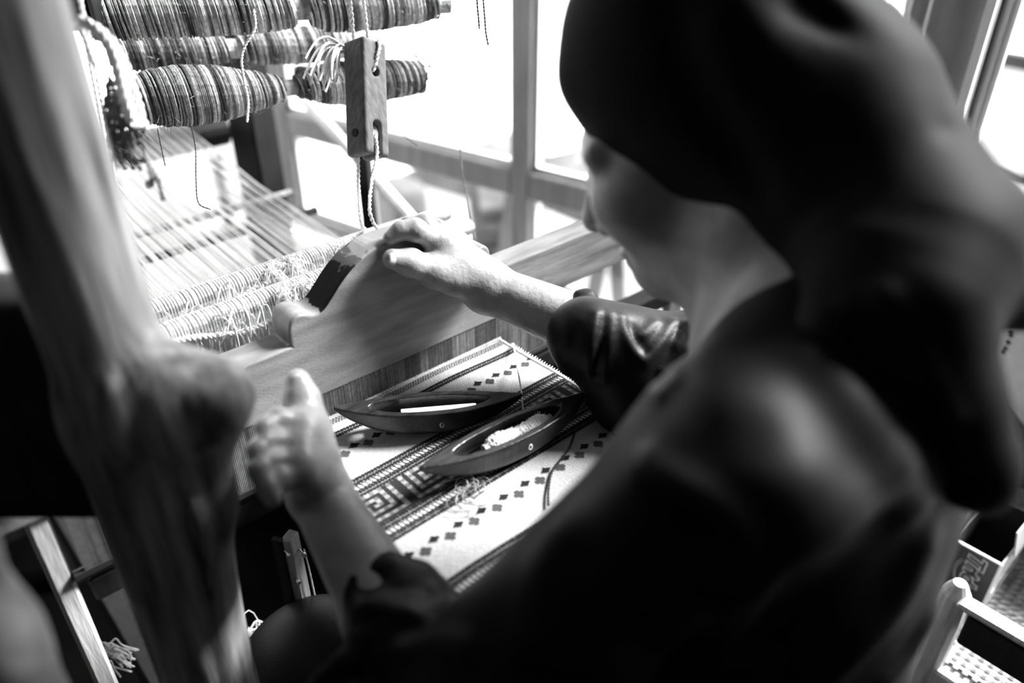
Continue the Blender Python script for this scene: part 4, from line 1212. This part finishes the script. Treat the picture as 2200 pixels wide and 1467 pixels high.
# ------------------------------------------------------------------ the weaver
per = thing('person', (.43, .13, 0), 'elderly weaver in black kerchief and black dress, head bowed over her loom', 'person')
def head_frame(y, p, r):
    f_ = np.array([-math.sin(y) * math.cos(p), math.cos(y) * math.cos(p), -math.sin(p)])
    x_ = np.array([math.cos(y), math.sin(y), 0]); u_ = np.cross(x_, f_)
    c, s_ = math.cos(r), math.sin(r)
    return c * x_ + s_ * u_, f_, c * u_ - s_ * x_
HX, HF, HU = head_frame(math.radians(22), math.radians(25), math.radians(6))
HB = W(1276, 308, .60)
def H(a, b, c):
    return HB + HX * a + HF * b + HU * c
HR = np.stack([HX, HF, HU], 1)
V3 = lambda *a: np.array(a, float)
LS, RS = V3(.318, .172, 1.030), V3(.625, .225, 1.010)         # shoulders
LE, LWR = W(965, 1540, .545), W(684, 1055, .632)
RE, RWR = V3(.598, .375, .865), on_y(1048, 617, .572)
body = []
# head
body += [ell(H(0, -.095, .030), (.063, .087, .084), .02, rot=HR), ell(H(0, -.048, -.055), (.056, .056, .072), .03, rot=HR)]
for s in (-1, 1):
    body += [sph(H(s * .042, -.028, -.035), .024, .03), cap(H(s * .008, -.018, -.112), H(s * .050, -.090, -.070), .016, .019, .03),
             ell(H(s * .060, -.110, -.014), (.006, .016, .026), .006, rot=HR), cap(H(s * .010, -.004, .004), H(s * .046, -.018, .004), .0085, .007, .015)]
body += [sph(H(0, -.017, -.114), .0175, .02), cap(H(0, -.004, -.004), H(0, .022, -.054), .0075, .0100, .012), sph(H(0, .0245, -.060), .0098, .008)]
for s in (-1, 1):
    body += [sph(H(s * .011, .012, -.064), .0072, .007), sph(H(s * .031, .014, -.022), .0135, .014, 's'), sph(H(s * .031, -.009, -.022), .0125, .004),
             sph(H(s * .0065, .019, -.0705), .0032, .003, 's')]
body += [ell(H(0, .0035, -.0865), (.021, .008, .0045), .006, rot=HR), ell(H(0, .0015, -.096), (.019, .008, .0055), .006, rot=HR), ell(H(0, .011, -.0910), (.020, .005, .0012), .002, 's', rot=HR)]
# neck and trunk
body += [cap(H(0, -.115, -.055), V3(.452, .185, 1.03), .052, .058, .03), cap(H(0, -.060, -.098), V3(.452, .232, 1.0), .032, .038, .03)]
body += [cap(H(-.056, -.115, -.055), V3(.425, .262, .995), .010, .009, .02), cap(H(.056, -.115, -.055), V3(.48, .262, .995), .010, .009, .02),
         cap(H(-.045, -.09, -.085), V3(.435, .275, .995), .005, .005, .015)]
body += [ell((.445, .180, .97), (.130, .075, .13), .05), cap(LS, V3(.45, .175, 1.04), .042, .05, .04), cap(RS, V3(.45, .175, 1.04), .042, .05, .04),
         ell((.435, .165, .74), (.118, .075, .22), .05), ell((.43, .12, .55), (.15, .105, .11), .05)]
# legs under the skirt
for hip, knee, ank in ((V3(.345, .13, .545), V3(.205, .53, .565), V3(.22, .48, .10)), (V3(.515, .13, .545), V3(.60, .53, .56), V3(.60, .48, .10))):
    body += [cap(hip, knee, .078, .052, .03), cap(knee, ank, .050, .032, .02), cap(ank + V3(0, -.02, -.06), ank + V3(0, .12, -.075), .03, .022, .02), cap(ank, ank + V3(0, -.02, -.06), .03, .03, .02)]
# arms
body += [cap(LS, LE, .042, .034, .02), cap(LE, LE * .6 + LWR * .4, .034, .033, .015), cap(LE * .6 + LWR * .4, LWR, .033, .0235, .015)]
body += [cap(RS, RE, .042, .034, .02), cap(RE, RE * .6 + RWR * .4, .034, .034, .015), cap(RE * .6 + RWR * .4, RWR, .034, .0245, .015)]
# right hand over the scroll of the beater
T3, T2, T1, T0 = on_y(843, 556, .5955), on_y(882, 564, .592), on_y(930, 582, .588), on_y(990, 600, .582)
I1, I2, I3, I4 = on_y(945, 522, .600), on_y(893, 494, .600), on_y(862, 495, .606), on_y(838, 511, .609)
Mi1, Mi2, Mi3, Mi4 = on_y(964, 520, .618), on_y(912, 483, .622), on_y(878, 486, .630), on_y(858, 500, .636)
Ri1, Ri2, Ri3, Ri4 = on_y(985, 527, .636), on_y(942, 492, .645), on_y(912, 492, .655), on_y(890, 508, .662)
Pi1, Pi2, Pi3, Pi4 = on_y(1005, 540, .650), on_y(970, 512, .662), on_y(945, 514, .668), on_y(930, 530, .670)
k_ = .006
palm_c = RWR * .9
body += chain([RWR, T0, T1, T2, T3], [.022, .0165, .0135, .0115, .0100], .012)
body += chain([RWR, I1], [.0235, .0135], .012) + chain([RWR, Mi1], [.0235, .0135], .012) + chain([RWR, Ri1], [.0225, .013], .012) + chain([RWR, Pi1], [.021, .0125], .012)
body += [cap(T1 * .5 + T0 * .5, I1, .012, .012, .018), cap((I1 + RWR) / 2, (Pi1 + RWR) / 2, .016, .015, .012)]
body += chain([I1, I2, I3, I4], [.0112, .0100, .0088, .0072], k_) + chain([Mi1, Mi2, Mi3, Mi4], [.0112, .0100, .009, .0075], k_)
body += chain([Ri1, Ri2, Ri3, Ri4], [.0108, .0095, .0085, .007], k_) + chain([Pi1, Pi2, Pi3, Pi4], [.0098, .0085, .0075, .0062], k_)
for q in (I1, Mi1, Ri1): body.append(sph(q + V3(-.001, -.001, .003), .0118, .008))
body += [sph(T2, .0122, .006), sph(I2, .0106, .005), sph(Mi2, .0106, .005), sph(T1, .0142, .008)]
# left hand closed round the post, thumb up
LT0, LT1, LT2, LT3 = W(672, 985, .625), W(663, 925, .632), W(650, 862, .638), W(640, 818, .640)
LI1, LI2, LI3, LI4 = W(650, 922, .618), W(596, 902, .606), W(568, 918, .592), W(572, 948, .586)
LM1, LM2, LM3, LM4 = W(645, 955, .606), W(582, 946, .594), W(553, 966, .580), W(560, 996, .576)
LR1, LR2, LR3, LR4 = W(646, 988, .598), W(584, 990, .586), W(556, 1010, .573), W(566, 1036, .570)
LP1, LP2, LP3, LP4 = W(652, 1018, .594), W(600, 1030, .582), W(575, 1050, .571), W(586, 1070, .570)
body += chain([LWR, LT0, LT1, LT2, LT3], [.021, .0185, .0140, .0120, .0098], .012)
for q in (LI1, LM1, LR1, LP1): body += chain([LWR, q], [.0200, .0115], .010)
for ch_ in ((LI1, LI2, LI3, LI4), (LM1, LM2, LM3, LM4), (LR1, LR2, LR3, LR4), (LP1, LP2, LP3, LP4)):
    body += chain(list(ch_), [.0100, .0090, .0080, .0068], .003)
    body.append(sph(ch_[1], .0098, .003))
body += [sph(LT2, .0125, .006), cap(LT1, LI1, .012, .012, .016)]
# tendons, veins and creases
rid = []
for q in (I1, Mi1, Ri1):
    rid.append((np.array([q * (1 - t) + (RWR + V3(0, 0, .012)) * t + V3(-.001, -.004, .012) * math.sin(t * 3.1) for t in np.linspace(.05, .8, 6)]), .0035, .0022))
d_ = (T2 - T1) / np.linalg.norm(T2 - T1)
for t in (-.003, .0, .003, .006):
    c = T2 + d_ * t
    rid.append((np.array([c + V3(-.004, -.010, -.010), c + V3(0, -.0125, .0), c + V3(.003, -.010, .010)]), .0011, -.0009))
for t in (.30, .45, .52):                 # wrist creases
    c = RWR + V3(.006, -.012, 0) * (t - .4) * 5
    rid.append((np.array([c + V3(-.004, -.010, -.022), c + V3(-.002, -.022, .0), c + V3(.003, -.008, .022)]), .0016, -.0012))
rid.append((np.array([RWR + (RE - RWR) * t + V3(-.006, -.020, .012) for t in np.linspace(.05, .5, 5)]), .0040, .0018))
rid.append((np.array([RWR + (RE - RWR) * t + V3(-.010, -.016, -.020) for t in np.linspace(.02, .45, 5)]), .0045, .0024))
bd = blob('body', body, .0019, M['skin'], per, rid, smooth=2)
def nail(tip, prev, nrm, w, l):
    ax = tip - prev; ax /= np.linalg.norm(ax); nrm = np.array(nrm, float); nrm -= ax * (nrm @ ax); nrm /= np.linalg.norm(nrm); sd = np.cross(ax, nrm)
    V, Fc = [], []
    for j in range(7):
        for i in range(7):
            u, v = i / 3 - 1, j / 3 - 1
            x = u * w * math.sqrt(max(.0, 1 - .55 * v * v)); y = v * l
            V.append(tip + ax * y + sd * x + nrm * (.0008 - .35 * x * x / w))
    for j in range(6):
        for i in range(6):
            a = j * 7 + i; Fc.append((a, a + 1, a + 8, a + 7))
    o = mesh_object('fingernail', V, Fc, M['nail'], per, True)
    md = o.modifiers.new('thickness', 'SOLIDIFY'); md.thickness = .0009
tn_ = V3(-.25, -.9, .38)
nail(T3 + tn_ / np.linalg.norm(tn_) * .0093 - d_ * .001, T2 + tn_ * .0093, tn_, .0062, .0072)
ln_ = V3(-.3, -.75, .4); ln_ /= np.linalg.norm(ln_)
nail(LT3 + ln_ * .0092, LT2 + ln_ * .0092, ln_, .006, .007)

# ------------------------------------------------------------------ her dress
dress = [ell((.445, .178, .965), (.150, .092, .15), .05), cap(LS, V3(.45, .165, 1.035), .055, .060, .04), cap(RS, V3(.45, .165, 1.035), .058, .062, .04),
         ell((.435, .165, .74), (.140, .094, .25), .06), ell((.43, .12, .53), (.18, .13, .14), .06)]
for hip, knee in ((V3(.345, .13, .53), V3(.205, .54, .555)), (V3(.515, .13, .53), V3(.60, .54, .55))):
    dress += [cap(hip, knee, .10, .074, .05)]
dress += [cap(V3(.40, .15, .52), V3(.40, .52, .51), .10, .06, .12)]
for knee, hem in ((V3(.205, .54, .55), V3(.22, .51, .20)), (V3(.60, .54, .55), V3(.60, .51, .20)), (V3(.40, .50, .5), V3(.41, .48, .20))):
    dress += [cap(knee, hem, .07, .085, .08)]
dress += chain([W(1500, 752, .585), W(1610, 690, .545), W(1750, 600, .505), W(1850, 560, .49)], [.010, .011, .012, .012], .014)
# left sleeve, loose, rolled at the cuff
LC = W(820, 1265, .585)
dress += [cap(LS, LE, .055, .054, .03), cap(LE, LC + (LE - LC) * .35, .052, .040, .02)]
dress += chain([W(752, 1300, .575), W(775, 1248, .578), W(835, 1226, .580), W(900, 1246, .582), W(950, 1290, .580)], [.009, .011, .012, .012, .010], .010)
dress += chain([W(762, 1275, .57), W(785, 1320, .555), W(778, 1375, .54), W(745, 1425, .53), W(690, 1470, .525)], [.006, .008, .009, .009, .009], .006)
dress += [cap(LC + (LE - LC) * .30, W(850, 1330, .575), .036, .030, .02)]
# right sleeve pushed up to a knotted cuff
RC = on_y(1226, 712, .452)
dress += [cap(RS, RE, .058, .056, .03), cap(RE, RC + (RE - RC) * .12, .056, .040, .03), cap(W(1320, 770, .83), W(1355, 850, .80), .036, .042, .04)]
dress += chain([W(1258, 652, .80), W(1246, 702, .79), W(1234, 752, .785), W(1222, 785, .787)], [.008, .0115, .012, .009], .010)
dress += chain([W(1242, 634, .80), W(1262, 640, .805), W(1268, 668, .81)], [.006, .0085, .009], .008)
dress += chain([W(1262, 690, .81), W(1256, 740, .82), W(1250, 785, .81)], [.014, .018, .014], .012)
dn = []
DR = []
def hit(prims, px, py, t0=.25, t1=1.4):
    q = ray(px, py); n = np.linalg.norm(q); t = t0
    for _ in range(90):
        d = field(prims, (_C + q * t)[None])[0]
        if d < .0006: return _C + q * t
        t += max(d, .0008) * .8 / n
        if t > t1: return None
    return _C + q * t
def fold(prims, out, pts, w, h):
    P = [hit(prims, x, y) for x, y in pts]
    P = [p for p in P if p is not None]
    if len(P) > 1:
        out.append((catmull(np.array(P), 4), w, h))
for pts, w, h in (
        ([(1390, 1000), (1450, 1040), (1520, 1090), (1575, 1140), (1605, 1230), (1600, 1270), (1570, 1340), (1545, 1400)], .010, .011),
        ([(1605, 1255), (1680, 1190), (1760, 1130), (1850, 1070), (1920, 1000)], .012, .010),
        ([(1640, 1010), (1720, 1060), (1800, 1080)], .022, .006),
        ([(1250, 1430), (1330, 1450), (1420, 1462)], .014, .008),
        ([(1750, 760), (1830, 860), (1900, 980), (1960, 1080)], .016, .008),
        ([(1760, 1460), (1850, 1380), (1930, 1290), (1980, 1180)], .015, .008),
        ([(1900, 1460), (1950, 1400), (1990, 1330)], .012, .007),
        ([(1420, 880), (1500, 940), (1600, 960)], .02, -.006),
        ([(1500, 1150), (1420, 1240), (1380, 1350)], .02, -.006),
        ([(1200, 1150), (1160, 1260), (1150, 1380)], .016, .007),
        ([(1282, 672), (1276, 720), (1264, 780), (1262, 850)], .0042, .0045),
        ([(1312, 672), (1310, 720), (1300, 780), (1296, 820)], .0040, .0042),
        ([(1296, 690), (1292, 740), (1282, 800)], .0045, -.0035),
        ([(1336, 680), (1345, 715), (1362, 750), (1380, 772)], .0048, .0052),
        ([(1446, 690), (1424, 730), (1398, 760), (1380, 772)], .0048, .0052),
        ([(1352, 700), (1370, 735), (1384, 755)], .005, -.004),
        ([(1410, 690), (1392, 712), (1372, 722)], .004, .004),
        ([(1480, 690), (1452, 740), (1428, 800), (1408, 850)], .0042, .0050),
        ([(1500, 715), (1470, 770), (1440, 820)], .0045, .004),
        ([(1462, 705), (1436, 760), (1410, 815)], .005, -.004),
        ([(1240, 700), (1228, 750), (1222, 790)], .0035, -.003),
        ([(800, 1240), (840, 1260), (900, 1262), (935, 1280)], .005, -.004),
        ([(790, 1300), (850, 1310), (920, 1330)], .006, .005),
        ([(860, 1400), (930, 1380), (1000, 1390)], .008, .006)):
    fold(dress, DR, pts, w, h)
dr = blob('dress', dress, .0034, M['dress'], per, DR, smooth=2)


# ------------------------------------------------------------------ her kerchief
K = [ell(H(.002, -.095, .036), (.0715, .096, .095), .02, rot=HR), cap(H(0, -.118, -.02), W(2040, 500, .485), .064, .040, .05), cap(W(1252, 174, .552), W(1310, 110, .54), .005, .005, .03)]
Kskirt = [cap(H(0, -.165, -.03), V3(.458, .150, 1.055), .062, .056, .05)]
knot = [cap(W(2085, 540, .46), W(2155, 505, .47), .016, .012, .02)]
tails = chain([W(1985, 560, .46), W(1960, 660, .445), W(1985, 780, .445), W(2040, 900, .455), W(2095, 1010, .47), W(2120, 1062, .478)], [.045, .034, .024, .022, .018, .010], .03)
tails += chain([W(1850, 600, .46), W(1800, 700, .442), W(1850, 810, .442), W(1920, 930, .450), W(1960, 1000, .458)], [.035, .018, .011, .010, .006], .02)
tails += chain([W(2100, 500, .47), W(2160, 570, .49), W(2190, 640, .50), W(2215, 655, .50)], [.022, .026, .016, .012], .02)
def kcut(X, D):
    # open round the face: everything below the brow-to-ear line is cut away in front of the nape
    q = (X - HB) @ HR
    below = (.026 + .98 * q[:, 1]) - q[:, 2]
    c = np.minimum(below * .85, (q[:, 1] + .118) * .9)
    return np.maximum(D, c)
KR = []
for pts, w, h in (([(1790, 20), (1880, 80), (1960, 150), (2040, 225), (2080, 280)], .010, .008), ([(1720, 10), (1830, 120), (1930, 220), (2000, 300)], .012, -.006),
                  ([(1590, 20), (1640, 110), (1720, 200)], .014, .005), ([(1440, 30), (1480, 160), (1560, 280), (1660, 400)], .014, -.004), ([(1900, 640), (1960, 760), (2030, 900)], .008, .006),
                  ([(1540, 60), (1620, 240), (1760, 420)], .014, .004)):
    fold(K + tails, KR, pts, w, h)
KK = blob('kerchief', K + Kskirt + knot + tails, .0030, M['kerchief'], per, KR, smooth=3, extra=kcut)
# wisps of grey hair at the brow
hr = MB()
for i in range(26):
    a, b = RNG.uniform(1255, 1345), 0
    q = W(a, 105 - (a - 1255) * 1.0 + RNG.normal() * 6, .60)
    hr.tube([q, q + V3(-.006, .004, .010) + RNG.normal(size=3) * .002, q + V3(-.010, .008, .022) + RNG.normal(size=3) * .004], .0004, 3, False)
hr.build('hair_wisps', M['hair'], per)['kind'] = 'stuff'
# the stool she sits on
sl = thing('stool', (.43, .12, 0), 'low wooden stool hidden beneath the seated weaver', 'stool')
MB().box((.43, .10, .375), (.34, .30, .03), bev=.006).build('seat', M['mid_wood'], sl)
for sx in (-1, 1):
    for sy in (-1, 1):
        MB().lathe((.43 + sx * .14, .10 + sy * .12, 0), (.43 + sx * .13, .10 + sy * .11, .36), [(0, .012), (0, .016), (1, .019), (1, .012)], 10).build('leg', M['mid_wood'], sl)
